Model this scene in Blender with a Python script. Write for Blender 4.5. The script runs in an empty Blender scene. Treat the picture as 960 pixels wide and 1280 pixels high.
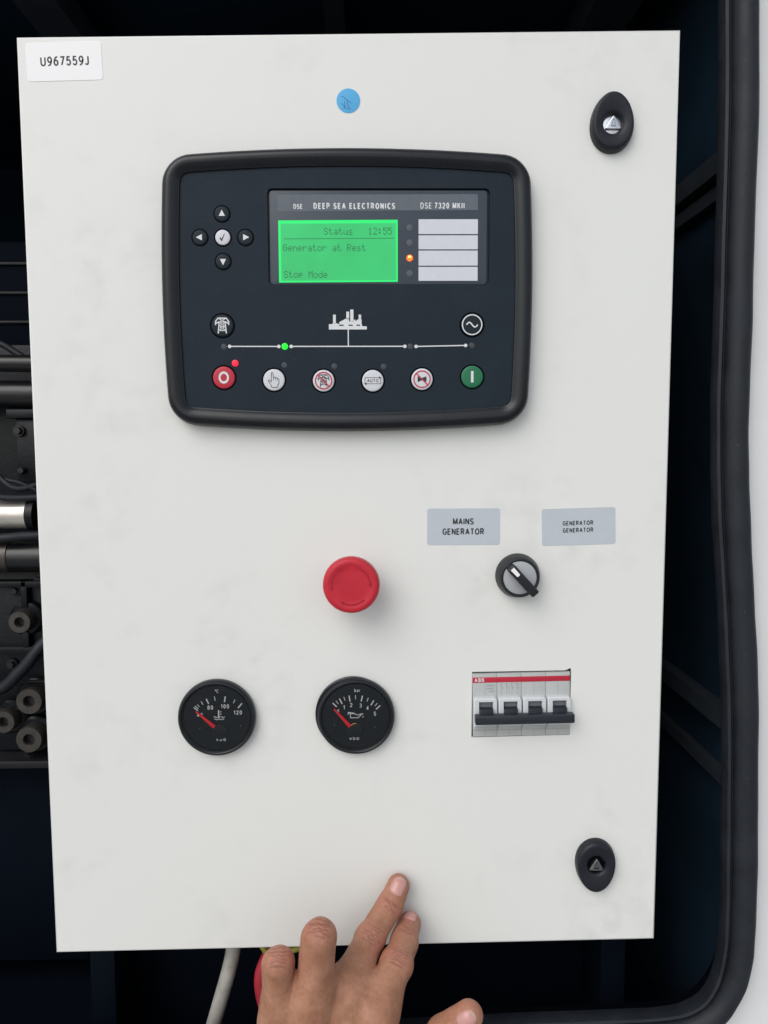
import bpy, bmesh, math, random
import numpy as np
from mathutils import Vector

random.seed(7)
SC = bpy.context.scene
COL = SC.collection
MM = 0.001
R = math.radians
PI = math.pi

# ------------------------------------------------------------------ camera
cam_data = bpy.data.cameras.new('camera')
cam_data.sensor_fit = 'VERTICAL'
cam_data.sensor_height = 36.0
cam_data.lens = 961.0 / 1280.0 * 36.0
cam_data.clip_start = 0.01
cam_data.clip_end = 100.0
cam = bpy.data.objects.new('camera', cam_data)
cam.location = (0.01514, -0.52308, 0.35946)
cam.rotation_euler = (1.48233, 0.00359, -0.01149)
COL.objects.link(cam)
SC.camera = cam

# ------------------------------------------------------------------ sky, sun, exposure
SUN_EL, SUN_AZ = R(42), R(34)          # azimuth measured from -Y (behind the viewer) towards -X
world = bpy.data.worlds.new('World')
SC.world = world
world.use_nodes = True
wn = world.node_tree.nodes
wl = world.node_tree.links
sky = wn.new('ShaderNodeTexSky')
sky.sky_type = 'NISHITA'
sky.sun_disc = False
sky.sun_elevation = SUN_EL
sky.sun_rotation = R(180) + SUN_AZ
sky.air_density = 1.0
sky.dust_density = 1.5
hs = wn.new('ShaderNodeHueSaturation')   # thin cloud: the whole sky is paler than a clear one
hs.inputs['Saturation'].default_value = 0.38
wl.new(sky.outputs['Color'], hs.inputs['Color'])
wl.new(hs.outputs['Color'], wn['Background'].inputs['Color'])
wn['Background'].inputs['Strength'].default_value = 0.12

sun_data = bpy.data.lights.new('sun', 'SUN')
sun_data.energy = 0.95
sun_data.angle = R(46)
sun_data.color = (1.0, 0.965, 0.92)
sun = bpy.data.objects.new('sun', sun_data)
sd = Vector((-math.sin(SUN_AZ) * math.cos(SUN_EL), -math.cos(SUN_AZ) * math.cos(SUN_EL), math.sin(SUN_EL)))
sun.rotation_euler = sd.to_track_quat('Z', 'Y').to_euler()
sun.location = sd * 5
COL.objects.link(sun)

SC.view_settings.view_transform = 'Standard'
SC.view_settings.look = 'None'
SC.view_settings.exposure = 0.32
SC.view_settings.gamma = 1.0
SC.view_settings.use_curve_mapping = False


# ------------------------------------------------------------------ materials
def lin(c):
    return tuple(((v / 255) / 12.92 if v / 255 <= 0.04045 else ((v / 255 + 0.055) / 1.055) ** 2.4) for v in c)


def mat(name, col, rough=0.5, metal=0.0, spec=0.5, var=0.0, vscale=30.0, bump=0.0, bscale=800.0, coat=0.0,
        rvar=0.0, emit=None, estr=1.0):
    m = bpy.data.materials.new(name)
    m.use_nodes = True
    nt = m.node_tree
    b = nt.nodes['Principled BSDF']
    b.inputs['Base Color'].default_value = (*col, 1)
    b.inputs['Roughness'].default_value = rough
    b.inputs['Metallic'].default_value = metal
    b.inputs['Specular IOR Level'].default_value = spec
    b.inputs['Coat Weight'].default_value = coat
    tc = nt.nodes.new('ShaderNodeTexCoord')
    if var or rvar:
        n = nt.nodes.new('ShaderNodeTexNoise')
        n.inputs['Scale'].default_value = vscale
        n.inputs['Detail'].default_value = 6
        n.inputs['Roughness'].default_value = 0.62
        nt.links.new(tc.outputs['Object'], n.inputs['Vector'])
        if var:
            mr = nt.nodes.new('ShaderNodeMapRange')
            mr.inputs['From Min'].default_value = 0.3
            mr.inputs['From Max'].default_value = 0.7
            mr.inputs['To Min'].default_value = 1 - var
            mr.inputs['To Max'].default_value = 1 + var
            nt.links.new(n.outputs['Fac'], mr.inputs['Value'])
            mx = nt.nodes.new('ShaderNodeMix')
            mx.data_type = 'RGBA'
            mx.blend_type = 'MULTIPLY'
            mx.inputs['Factor'].default_value = 1
            mx.inputs[6].default_value = (*col, 1)
            nt.links.new(mr.outputs['Result'], mx.inputs[7])
            nt.links.new(mx.outputs[2], b.inputs['Base Color'])
        if rvar:
            mr2 = nt.nodes.new('ShaderNodeMapRange')
            mr2.inputs['From Min'].default_value = 0.3
            mr2.inputs['From Max'].default_value = 0.7
            mr2.inputs['To Min'].default_value = max(0.02, rough - rvar)
            mr2.inputs['To Max'].default_value = min(1, rough + rvar)
            nt.links.new(n.outputs['Fac'], mr2.inputs['Value'])
            nt.links.new(mr2.outputs['Result'], b.inputs['Roughness'])
    if bump:
        n2 = nt.nodes.new('ShaderNodeTexNoise')
        n2.inputs['Scale'].default_value = bscale
        n2.inputs['Detail'].default_value = 3
        nt.links.new(tc.outputs['Object'], n2.inputs['Vector'])
        bp = nt.nodes.new('ShaderNodeBump')
        bp.inputs['Strength'].default_value = bump
        bp.inputs['Distance'].default_value = 0.0004
        nt.links.new(n2.outputs['Fac'], bp.inputs['Height'])
        nt.links.new(bp.outputs['Normal'], b.inputs['Normal'])
    if emit:
        b.inputs['Emission Color'].default_value = (*emit, 1)
        b.inputs['Emission Strength'].default_value = estr
    return m


def door_material():
    m = mat('white_powder_coat', (0.80, 0.806, 0.772), 0.42, bump=0.16, bscale=1500, rvar=0.06, vscale=12)
    nt = m.node_tree
    b = nt.nodes['Principled BSDF']
    tc = nt.nodes.new('ShaderNodeTexCoord')
    # grey hand smudges: broad patches broken up by a finer noise
    n1 = nt.nodes.new('ShaderNodeTexNoise')
    n1.inputs['Scale'].default_value = 9
    n1.inputs['Detail'].default_value = 5
    n1.inputs['Roughness'].default_value = 0.6
    n1.inputs['Distortion'].default_value = 0.6
    r1 = nt.nodes.new('ShaderNodeMapRange')
    r1.inputs['From Min'].default_value = 0.52
    r1.inputs['From Max'].default_value = 0.72
    n2 = nt.nodes.new('ShaderNodeTexNoise')
    n2.inputs['Scale'].default_value = 55
    n2.inputs['Detail'].default_value = 4
    r2 = nt.nodes.new('ShaderNodeMapRange')
    r2.inputs['From Min'].default_value = 0.42
    r2.inputs['From Max'].default_value = 0.68
    mu = nt.nodes.new('ShaderNodeMath')
    mu.operation = 'MULTIPLY'
    # fine short scuffs: stretched noise, thresholded
    mp = nt.nodes.new('ShaderNodeMapping')
    mp.inputs['Scale'].default_value = (40, 40, 190)
    mp.inputs['Rotation'].default_value = (0, R(28), 0)
    n3 = nt.nodes.new('ShaderNodeTexNoise')
    n3.inputs['Scale'].default_value = 1.0
    n3.inputs['Detail'].default_value = 2
    r3 = nt.nodes.new('ShaderNodeMapRange')
    r3.inputs['From Min'].default_value = 0.70
    r3.inputs['From Max'].default_value = 0.80
    mul3 = nt.nodes.new('ShaderNodeMath')
    mul3.operation = 'MULTIPLY'
    add = nt.nodes.new('ShaderNodeMath')
    add.operation = 'MULTIPLY_ADD'
    add.inputs[1].default_value = 1.1
    sc = nt.nodes.new('ShaderNodeMath')
    sc.operation = 'MULTIPLY'
    sc.inputs[1].default_value = 0.20
    mx = nt.nodes.new('ShaderNodeMix')
    mx.data_type = 'RGBA'
    mx.inputs[6].default_value = (0.80, 0.806, 0.772, 1)
    mx.inputs[7].default_value = (0.30, 0.30, 0.29, 1)
    L = nt.links.new
    for n in (n1, n2, mp):
        L(tc.outputs['Object'], n.inputs['Vector'])
    L(mp.outputs['Vector'], n3.inputs['Vector'])
    L(n1.outputs['Fac'], r1.inputs['Value'])
    L(n2.outputs['Fac'], r2.inputs['Value'])
    L(n3.outputs['Fac'], r3.inputs['Value'])
    L(r1.outputs['Result'], mu.inputs[0])
    L(r2.outputs['Result'], mu.inputs[1])
    L(r3.outputs['Result'], mul3.inputs[0])
    L(r1.outputs['Result'], mul3.inputs[1])
    L(mul3.outputs['Value'], add.inputs[0])
    L(mu.outputs['Value'], add.inputs[2])
    L(add.outputs['Value'], sc.inputs[0])
    L(sc.outputs['Value'], mx.inputs['Factor'])
    L(mx.outputs[2], b.inputs['Base Color'])
    return m


def glass_material(name, rough=0.03):
    m = bpy.data.materials.new(name)
    m.use_nodes = True
    nt = m.node_tree
    nt.nodes.remove(nt.nodes['Principled BSDF'])
    out = nt.nodes['Material Output']
    tr = nt.nodes.new('ShaderNodeBsdfTransparent')
    tr.inputs['Color'].default_value = (0.98, 0.99, 0.99, 1)
    gl = nt.nodes.new('ShaderNodeBsdfGlossy')
    gl.inputs['Roughness'].default_value = rough
    fr = nt.nodes.new('ShaderNodeFresnel')
    fr.inputs['IOR'].default_value = 1.45
    mx = nt.nodes.new('ShaderNodeMixShader')
    nt.links.new(fr.outputs['Fac'], mx.inputs['Fac'])
    nt.links.new(tr.outputs['BSDF'], mx.inputs[1])
    nt.links.new(gl.outputs['BSDF'], mx.inputs[2])
    nt.links.new(mx.outputs['Shader'], out.inputs['Surface'])
    return m


M = {}
M['door'] = door_material()
M['cabinet_inner'] = mat('grey_black_paint', (0.010, 0.011, 0.013), 0.6)
M['canopy'] = mat('white_gloss_paint', (0.78, 0.79, 0.79), 0.35, var=0.03, vscale=14, bump=0.08, bscale=900)
M['interior'] = mat('black_interior', (0.0022, 0.0050, 0.0105), 0.7, spec=0.08, var=0.25, vscale=8)  # interior black, colour darkened for parts facing the daylight
M['bay_wall'] = mat('dark_blue_bay_paint', (0.015, 0.034, 0.058), 0.7, spec=0.12, var=0.25, vscale=8)  # interior black, lightened in colour because these walls catch little light
M['beam'] = mat('dark_grey_steel', (0.030, 0.037, 0.047), 0.55, spec=0.25, var=0.2, vscale=20)
M['rubber'] = mat('black_rubber', (0.0125, 0.0155, 0.021), 0.55, spec=0.35, var=0.25, vscale=45, bump=0.25, bscale=700, rvar=0.1)
M['bezel'] = mat('black_plastic', (0.0055, 0.0075, 0.0108), 0.30, spec=0.40, bump=0.04, bscale=2200, rvar=0.05, vscale=60)
M['faceplate'] = mat('slate_membrane', (0.0135, 0.0225, 0.033), 0.6, spec=0.18, var=0.05, vscale=40, bump=0.12, bscale=2600)
M['button_black'] = mat('button_black', (0.0135, 0.0225, 0.031), 0.5, spec=0.2)
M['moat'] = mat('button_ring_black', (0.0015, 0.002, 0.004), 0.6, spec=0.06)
M['window'] = mat('smoked_window', (0.044, 0.058, 0.078), 0.36, spec=0.45, rvar=0.05)
M['band'] = mat('grey_band', (0.115, 0.135, 0.16), 0.4, spec=0.4, var=0.06, vscale=300)
M['white_print'] = mat('white_print', (0.72, 0.74, 0.75), 0.5)
M['black_print'] = mat('black_print', (0.02, 0.022, 0.026), 0.5)
M['red_print'] = mat('red_print', (0.52, 0.02, 0.05), 0.5)
M['white_button'] = mat('white_button', (0.66, 0.67, 0.71), 0.42)
M['red_button'] = mat('red_button', (0.50, 0.020, 0.045), 0.42)
M['green_button'] = mat('green_button', (0.008, 0.16, 0.065), 0.42)
M['paper'] = mat('white_paper_insert', (0.66, 0.67, 0.73), 0.45, var=0.03, vscale=200)
M['lcd'] = mat('lcd_backlight', (0.01, 0.05, 0.02), 0.35, emit=(0.024, 0.60, 0.165), estr=0.70)
M['lcd_edge'] = mat('lcd_backlight_edge', (0.01, 0.05, 0.02), 0.35, emit=(0.002, 0.90, 0.17), estr=0.78)
M['lcd_print'] = mat('lcd_segment', (0.006, 0.02, 0.01), 0.4, emit=(0.009, 0.19, 0.06), estr=0.7)
M['led_off'] = mat('led_off', (0.085, 0.095, 0.11), 0.4)
M['led_dim'] = mat('led_off_dim', (0.042, 0.050, 0.060), 0.45)
M['led_green'] = mat('led_green', (0.01, 0.3, 0.02), 0.3, emit=(0.0, 0.85, 0.02), estr=0.9)
M['led_red'] = mat('led_red', (0.4, 0.01, 0.03), 0.3, emit=(0.75, 0.004, 0.03), estr=0.9)
M['led_amber'] = mat('led_amber', (0.5, 0.08, 0.01), 0.3, emit=(1.0, 0.10, 0.004), estr=1.6)
M['led_core'] = mat('led_amber_core', (0.8, 0.4, 0.05), 0.3, emit=(1.0, 0.55, 0.10), estr=2.2)
M['sticker'] = mat('white_sticker', (0.90, 0.90, 0.90), 0.4)
M['blue_sticker'] = mat('blue_sticker', (0.085, 0.42, 0.75), 0.5, var=0.04, vscale=200)
M['blue_ink'] = mat('blue_ink', (0.012, 0.12, 0.36), 0.5)
M['grey_label'] = mat('silver_grey_label', (0.52, 0.565, 0.61), 0.42, spec=0.5, var=0.03, vscale=60)
M['lock'] = mat('lock_black', (0.0105, 0.0125, 0.019), 0.46, spec=0.36, var=0.15, vscale=150, bump=0.1, bscale=1800)
M['metal'] = mat('zinc_metal', (0.72, 0.74, 0.77), 0.28, metal=1.0, var=0.1, vscale=300)
M['metal_dull'] = mat('dull_metal', (0.24, 0.24, 0.25), 0.45, metal=1.0, var=0.2, vscale=300)
M['estop'] = mat('red_plastic', (0.53, 0.018, 0.035), 0.46, spec=0.4, var=0.08, vscale=90, rvar=0.08)
M['estop_dark'] = mat('red_plastic_groove', (0.40, 0.012, 0.026), 0.55, spec=0.3)
M['estop_collar'] = mat('grey_collar', (0.55, 0.55, 0.54), 0.5)
M['switch_disc'] = mat('light_grey_disc', (0.42, 0.44, 0.46), 0.42, var=0.03, vscale=100)
M['switch_black'] = mat('switch_black', (0.013, 0.015, 0.018), 0.42, spec=0.4, var=0.1, vscale=200)
M['gauge_black'] = mat('gauge_black', (0.0065, 0.0095, 0.0135), 0.36, spec=0.4, var=0.1, vscale=120)
M['dial'] = mat('dial_black', (0.0085, 0.0135, 0.0185), 0.55, spec=0.25)
M['hub'] = mat('dial_hub', (0.0115, 0.017, 0.022), 0.55, spec=0.3)
M['needle'] = mat('needle_red', (0.88, 0.012, 0.030), 0.5)
M['amber_wire'] = mat('amber_wire', (0.75, 0.42, 0.12), 0.4)
M['glass'] = glass_material('gauge_glass')
M['breaker'] = mat('breaker_grey', (0.47, 0.485, 0.475), 0.5, var=0.03, vscale=90)
M['breaker_light'] = mat('breaker_light_grey', (0.66, 0.68, 0.70), 0.45)
M['breaker_print'] = mat('breaker_print', (0.30, 0.32, 0.34), 0.6)
M['toggle'] = mat('toggle_black', (0.018, 0.022, 0.030), 0.38, spec=0.45)
M['toggle_plate'] = mat('toggle_plate', (0.16, 0.175, 0.19), 0.5)
M['cable_white'] = mat('dirty_white_cable', (0.40, 0.385, 0.35), 0.55, var=0.25, vscale=70)
M['cable_yellow'] = mat('yellow_green_wire', (0.30, 0.27, 0.035), 0.5, var=0.2, vscale=90)
M['cable_red'] = mat('red_cable', (0.36, 0.02, 0.035), 0.5, var=0.12, vscale=70)
M['engine'] = mat('engine_black', (0.0040, 0.0055, 0.0085), 0.36, spec=0.3, var=0.35, vscale=60, bump=0.4, bscale=350)
M['engine_pipe'] = mat('engine_pipe', (0.0095, 0.0100, 0.0115), 0.33, spec=0.5, var=0.25, vscale=50, bump=0.2, bscale=400)
M['boss'] = mat('bare_steel_boss', (0.080, 0.074, 0.066), 0.42, metal=0.6, var=0.2, vscale=150)
M['boss_hole'] = mat('boss_hole_shadowed_steel', (0.03, 0.03, 0.032), 0.5)
M['chrome'] = mat('polished_sleeve', (0.70, 0.66, 0.60), 0.3, metal=0.55, var=0.08, vscale=80)


# ------------------------------------------------------------------ stroke lettering: glyph -> (width, [(polyline, closed)])
def AR(cx, cy, rx, ry, a0, a1, n=10):
    return [(cx + rx * math.cos(R(a0 + (a1 - a0) * k / n)), cy + ry * math.sin(R(a0 + (a1 - a0) * k / n))) for k in range(n + 1)]


def ol(*pls):
    return [(list(p_), False) for p_ in pls]


S_CURVE = AR(0.27, 0.74, 0.27, 0.26, 25, 270, 12) + AR(0.27, 0.24, 0.28, 0.24, 85, -155, 12)
GLYPH = {
    ' ': (0.3, []),
    'A': (0.68, ol([(0, 0), (0.34, 1), (0.68, 0)], [(0.12, 0.32), (0.56, 0.32)])),
    'B': (0.56, ol([(0, 0), (0, 1), (0.30, 1)] + AR(0.30, 0.765, 0.22, 0.235, 90, -90) + [(0, 0.53)], [(0.30, 0.53)] + AR(0.30, 0.265, 0.26, 0.265, 90, -90) + [(0, 0)])),
    'C': (0.60, ol(AR(0.36, 0.5, 0.36, 0.5, 48, 312, 18))),
    'D': (0.62, ol([(0.001, 0.0), (0, 1), (0.24, 1)] + AR(0.24, 0.5, 0.38, 0.5, 90, -90, 14) + [(0, 0)])),
    'E': (0.50, ol([(0.50, 1), (0, 1), (0, 0), (0.50, 0)], [(0, 0.52), (0.45, 0.52)])),
    'G': (0.66, ol(AR(0.36, 0.5, 0.36, 0.5, 48, 350, 18) + [(0.70, 0.46), (0.40, 0.46)])),
    'I': (0.0, ol([(0, 0), (0, 1)])),
    'J': (0.36, ol([(0.36, 1), (0.36, 0.26)] + AR(0.16, 0.24, 0.20, 0.24, 0, -160, 8))),
    'K': (0.58, ol([(0, 0), (0, 1)], [(0.56, 1), (0.02, 0.38)], [(0.20, 0.58), (0.60, 0)])),
    'L': (0.46, ol([(0, 1), (0, 0), (0.46, 0)])),
    'M': (0.74, ol([(0, 0), (0, 1), (0.37, 0.12), (0.74, 1), (0.74, 0)])),
    'N': (0.60, ol([(0, 0), (0, 1), (0.60, 0), (0.60, 1)])),
    'O': (0.72, [(AR(0.36, 0.5, 0.36, 0.5, 0, 345, 23), True)]),
    'P': (0.54, ol([(0, 0), (0, 1), (0.28, 1)] + AR(0.28, 0.72, 0.26, 0.28, 90, -90) + [(0, 0.44)])),
    'R': (0.58, ol([(0, 0), (0, 1), (0.30, 1)] + AR(0.30, 0.74, 0.25, 0.26, 90, -90) + [(0, 0.48)], [(0.28, 0.48), (0.58, 0)])),
    'S': (0.54, ol(S_CURVE)),
    'T': (0.58, ol([(0, 1), (0.58, 1)], [(0.29, 1), (0.29, 0)])),
    'U': (0.60, ol([(0, 1), (0, 0.3)] + AR(0.30, 0.3, 0.30, 0.3, 180, 360, 12) + [(0.60, 1)])),
    'V': (0.66, ol([(0, 1), (0.33, 0), (0.66, 1)])),
    '0': (0.52, [(AR(0.26, 0.5, 0.26, 0.5, 0, 345, 23), True)]),
    '1': (0.30, ol([(0.02, 0.78), (0.28, 1), (0.28, 0)])),
    '2': (0.52, ol(AR(0.26, 0.72, 0.26, 0.28, 170, -35, 12) + [(0, 0), (0.54, 0)])),
    '3': (0.52, ol(AR(0.25, 0.75, 0.23, 0.25, 160, -90, 12), AR(0.25, 0.26, 0.27, 0.26, 90, -160, 12))),
    '4': (0.58, ol([(0.42, 0), (0.42, 1), (0, 0.28), (0.58, 0.28)])),
    '5': (0.52, ol([(0.48, 1), (0.09, 1), (0.04, 0.53)] + AR(0.25, 0.32, 0.27, 0.32, 125, -155, 14))),
    '6': (0.52, ol(AR(0.40, 0.32, 0.40, 0.68, 75, 180, 10) + AR(0.26, 0.31, 0.26, 0.31, 180, -180, 18))),
    '7': (0.52, ol([(0, 1), (0.52, 1), (0.16, 0)])),
    '8': (0.52, [(AR(0.26, 0.76, 0.22, 0.24, 0, 345, 18), True), (AR(0.26, 0.27, 0.26, 0.27, 0, 345, 18), True)]),
    '9': (0.52, ol(AR(0.12, 0.68, 0.40, 0.68, -105, 0, 10) + AR(0.26, 0.69, 0.26, 0.31, 0, 360, 18))),
    'b': (0.46, ol([(0, 1), (0, 0)], AR(0.22, 0.33, 0.24, 0.33, 150, -150, 14))),
    'a': (0.44, ol(AR(0.20, 0.42, 0.22, 0.24, 150, 0, 8) + [(0.42, 0)], AR(0.20, 0.19, 0.20, 0.19, 0, 345, 14))),
    'r': (0.28, ol([(0, 0.66), (0, 0)], AR(0.24, 0.40, 0.24, 0.24, 170, 75, 6))),
    '\u00b0': (0.22, [(AR(0.11, 0.86, 0.12, 0.13, 0, 330, 11), True)]),
}


# ------------------------------------------------------------------ mesh builder: (a right, b up, h out of the door) in mm
def dust(m, amount=0.5, scale=700.0, lim=0.70, col=(0.22, 0.22, 0.22)):
    nt = m.node_tree
    b_ = nt.nodes['Principled BSDF']
    tc = nt.nodes.new('ShaderNodeTexCoord')
    n = nt.nodes.new('ShaderNodeTexNoise'); n.inputs['Scale'].default_value = scale; n.inputs['Detail'].default_value = 1
    n2 = nt.nodes.new('ShaderNodeTexNoise'); n2.inputs['Scale'].default_value = 40; n2.inputs['Detail'].default_value = 3
    r = nt.nodes.new('ShaderNodeMapRange'); r.inputs['From Min'].default_value = lim; r.inputs['From Max'].default_value = lim + 0.06; r.inputs['To Max'].default_value = amount
    r2 = nt.nodes.new('ShaderNodeMapRange'); r2.inputs['From Min'].default_value = 0.5; r2.inputs['From Max'].default_value = 0.75; r2.inputs['To Max'].default_value = amount * 0.16
    ad = nt.nodes.new('ShaderNodeMath'); ad.operation = 'ADD'
    mx = nt.nodes.new('ShaderNodeMix'); mx.data_type = 'RGBA'; mx.inputs[7].default_value = (*col, 1)
    bc = b_.inputs['Base Color']
    L = nt.links.new
    if bc.links:
        L(bc.links[0].from_socket, mx.inputs[6])
    else:
        mx.inputs[6].default_value = bc.default_value[:]
    L(tc.outputs['Object'], n.inputs['Vector']); L(tc.outputs['Object'], n2.inputs['Vector'])
    L(n.outputs['Fac'], r.inputs['Value']); L(n2.outputs['Fac'], r2.inputs['Value'])
    L(r.outputs['Result'], ad.inputs[0]); L(r2.outputs['Result'], ad.inputs[1]); L(ad.outputs['Value'], mx.inputs['Factor'])
    L(mx.outputs[2], bc)


for k_, a_ in (('faceplate', 0.06), ('bezel', 0.05), ('lock', 0.10), ('gauge_black', 0.06), ('rubber', 0.14), ('switch_black', 0.10), ('toggle', 0.10), ('engine', 0.08), ('engine_pipe', 0.10), ('estop', 0.18)):
    dust(M[k_], a_)
_nt = M['lcd'].node_tree
_n = _nt.nodes.new('ShaderNodeTexNoise'); _n.inputs['Scale'].default_value = 26; _n.inputs['Detail'].default_value = 2
_r = _nt.nodes.new('ShaderNodeMapRange'); _r.inputs['From Min'].default_value = 0.3; _r.inputs['From Max'].default_value = 0.7; _r.inputs['To Min'].default_value = 0.62; _r.inputs['To Max'].default_value = 0.76
_c = _nt.nodes.new('ShaderNodeTexCoord')
_nt.links.new(_c.outputs['Object'], _n.inputs['Vector']); _nt.links.new(_n.outputs['Fac'], _r.inputs['Value'])
_nt.links.new(_r.outputs['Result'], _nt.nodes['Principled BSDF'].inputs['Emission Strength'])


class B:
    def __init__(s):
        s.v = []
        s.f = []

    def loop(s, pts):
        i = len(s.v)
        s.v += [tuple(p) for p in pts]
        return list(range(i, i + len(pts)))

    def bridge(s, l0, l1, closed=True):
        n = len(l0)
        for k in range(n if closed else n - 1):
            j = (k + 1) % n
            s.f.append((l0[k], l0[j], l1[j], l1[k]))

    def cap(s, l, flip=False):
        s.f.append(tuple(reversed(l)) if flip else tuple(l))

    def fan(s, l, c):
        i = len(s.v)
        s.v.append(tuple(c))
        for k in range(len(l)):
            s.f.append((l[k], l[(k + 1) % len(l)], i))

    def stack(s, loops, cap0=False, cap1=True):
        ls = [s.loop(p) for p in loops]
        for a, b in zip(ls, ls[1:]):
            s.bridge(a, b)
        if cap0:
            s.cap(ls[0], True)
        if cap1:
            s.cap(ls[-1])
        return ls

    def prism(s, outline, h0, h1, bevel=0.0, seg=3, cap0=False):
        """outline: counter-clockwise (seen from the front) list of (a, b)"""
        loops = [[(a, b, h0) for a, b in outline]]
        if bevel <= 0:
            loops.append([(a, b, h1) for a, b in outline])
        else:
            for k in range(seg + 1):
                t = k / seg * PI / 2
                o = inset(outline, bevel * (1 - math.cos(t)))
                loops.append([(a, b, h1 - bevel + bevel * math.sin(t)) for a, b in o])
        s.stack(loops, cap0=cap0)
        return s

    def lathe(s, prof, c=(0, 0), n=64, cap1=True, cap0=False, sx=1.0, sy=1.0):
        loops = [[(c[0] + sx * r * math.cos(2 * PI * k / n), c[1] + sy * r * math.sin(2 * PI * k / n), h) for k in range(n)]
                 for r, h in prof]
        s.stack(loops, cap0=cap0, cap1=cap1)
        return s

    def box(s, a0, a1, b0, b1, h0, h1, bevel=0.0):
        return s.prism([(a0, b0), (a1, b0), (a1, b1), (a0, b1)], h0, h1, bevel, 2, cap0=True)

    def disc(s, c, r, h, n=32, rx=None):
        rx = rx or r
        s.cap(s.loop([(c[0] + rx * math.cos(2 * PI * k / n), c[1] + r * math.sin(2 * PI * k / n), h) for k in range(n)]))
        return s

    def ring(s, c, r0, r1, h, n=48, sx=1.0):
        l0 = s.loop([(c[0] + sx * r1 * math.cos(2 * PI * k / n), c[1] + r1 * math.sin(2 * PI * k / n), h) for k in range(n)])
        l1 = s.loop([(c[0] + sx * r0 * math.cos(2 * PI * k / n), c[1] + r0 * math.sin(2 * PI * k / n), h) for k in range(n)])
        s.bridge(l0, l1)
        return s

    def poly(s, pts, h):
        if sum(p[0] * q[1] - q[0] * p[1] for p, q in zip(pts, pts[1:] + pts[:1])) < 0:
            pts = pts[::-1]
        s.cap(s.loop([(a, b, h) for a, b in pts]))
        return s

    def stroke(s, pts, w, h, closed=False):
        """flat ribbon of width w along a polyline, mitred"""
        n = len(pts)
        if not closed:
            for i in range(1, n - 1):
                u = (pts[i][0] - pts[i - 1][0], pts[i][1] - pts[i - 1][1])
                v = (pts[i + 1][0] - pts[i][0], pts[i + 1][1] - pts[i][1])
                lu, lv = math.hypot(*u) or 1, math.hypot(*v) or 1
                if (u[0] * v[0] + u[1] * v[1]) / lu / lv < -0.3:
                    e = 0.28 * w
                    s.stroke(list(pts[:i]) + [(pts[i][0] + u[0] / lu * e, pts[i][1] + u[1] / lu * e)], w, h)
                    s.stroke([(pts[i][0] - v[0] / lv * e, pts[i][1] - v[1] / lv * e)] + list(pts[i + 1:]), w, h + 0.008)
                    return s
        L, Rr = [], []
        for i, p in enumerate(pts):
            a = pts[i - 1] if (i > 0 or closed) else None
            b = pts[(i + 1) % n] if (i < n - 1 or closed) else None
            ns = []
            for q0, q1 in ((a, p), (p, b)):
                if q0 is None or q1 is None:
                    continue
                dx, dy = q1[0] - q0[0], q1[1] - q0[1]
                l = math.hypot(dx, dy) or 1
                ns.append((-dy / l, dx / l))
            nx = sum(q[0] for q in ns) / len(ns)
            ny = sum(q[1] for q in ns) / len(ns)
            l2 = max(0.35, nx * nx + ny * ny)
            nx, ny = nx / l2 * w / 2, ny / l2 * w / 2
            L.append((p[0] + nx, p[1] + ny, h))
            Rr.append((p[0] - nx, p[1] - ny, h))
        l, r = s.loop(L), s.loop(Rr)
        s.bridge(r, l, closed)
        return s

    def text(s, body, cap, x, y, h, sx=1.0, weight=0.14, spacing=0.26, skip=()):
        """lettering drawn as strokes; cap = height of a capital, (x, y) the middle of the line"""
        gl = [GLYPH[c] for c in body]
        w = weight * cap
        adv = [(g_[0] * sx * (cap - w) + w) if g_[1] else g_[0] * sx * cap for g_ in gl]
        tot = sum(adv) + spacing * sx * cap * (len(gl) - 1)
        px = x - tot / 2
        for g_, a_ in zip(gl, adv):
            for k, (pl, cl) in enumerate(g_[1]):
                s.stroke([(px + w / 2 + u * sx * (cap - w), y - cap / 2 + w / 2 + v * (cap - w)) for u, v in pl], w, h + 0.012 * k, cl)
            px += a_ + spacing * sx * cap
        return s

    def fill(s, loops, h):
        """flat face bounded by the first loop with the other loops as holes"""
        bm = bmesh.new()
        for lp in loops:
            vs = [bm.verts.new((p[0], p[1], p[2] if len(p) > 2 else h)) for p in lp]
            for k in range(len(vs)):
                bm.edges.new((vs[k], vs[(k + 1) % len(vs)]))
        bmesh.ops.triangle_fill(bm, use_beauty=True, use_dissolve=False, edges=bm.edges[:], normal=(0, 0, 1))
        bm.verts.index_update()
        i = len(s.v)
        s.v += [tuple(v.co) for v in bm.verts]
        for f in bm.faces:
            ids = [i + v.index for v in f.verts]
            s.f.append(tuple(ids) if f.normal.z > 0 else tuple(reversed(ids)))
        bm.free()
        return s

    def tube(s, pts, r, n=12, caps=True):
        """round tube through 3-D points (a, b, h); r a number or a list"""
        P = [Vector(p) for p in pts]
        rr = r if isinstance(r, (list, tuple)) else [r] * len(P)
        up = None
        ls = []
        for i, p in enumerate(P):
            t = (P[min(i + 1, len(P) - 1)] - P[max(i - 1, 0)]).normalized()
            if up is None:
                up = t.orthogonal().normalized()
            up = (up - t * up.dot(t)).normalized()
            sd_ = t.cross(up)
            ls.append(s.loop([tuple(p + (up * math.cos(2 * PI * k / n) + sd_ * math.sin(2 * PI * k / n)) * rr[i]) for k in range(n)]))
        for a, b in zip(ls, ls[1:]):
            s.bridge(a, b)
        if caps:
            s.cap(ls[0], True)
            s.cap(ls[-1])
        return s

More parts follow.
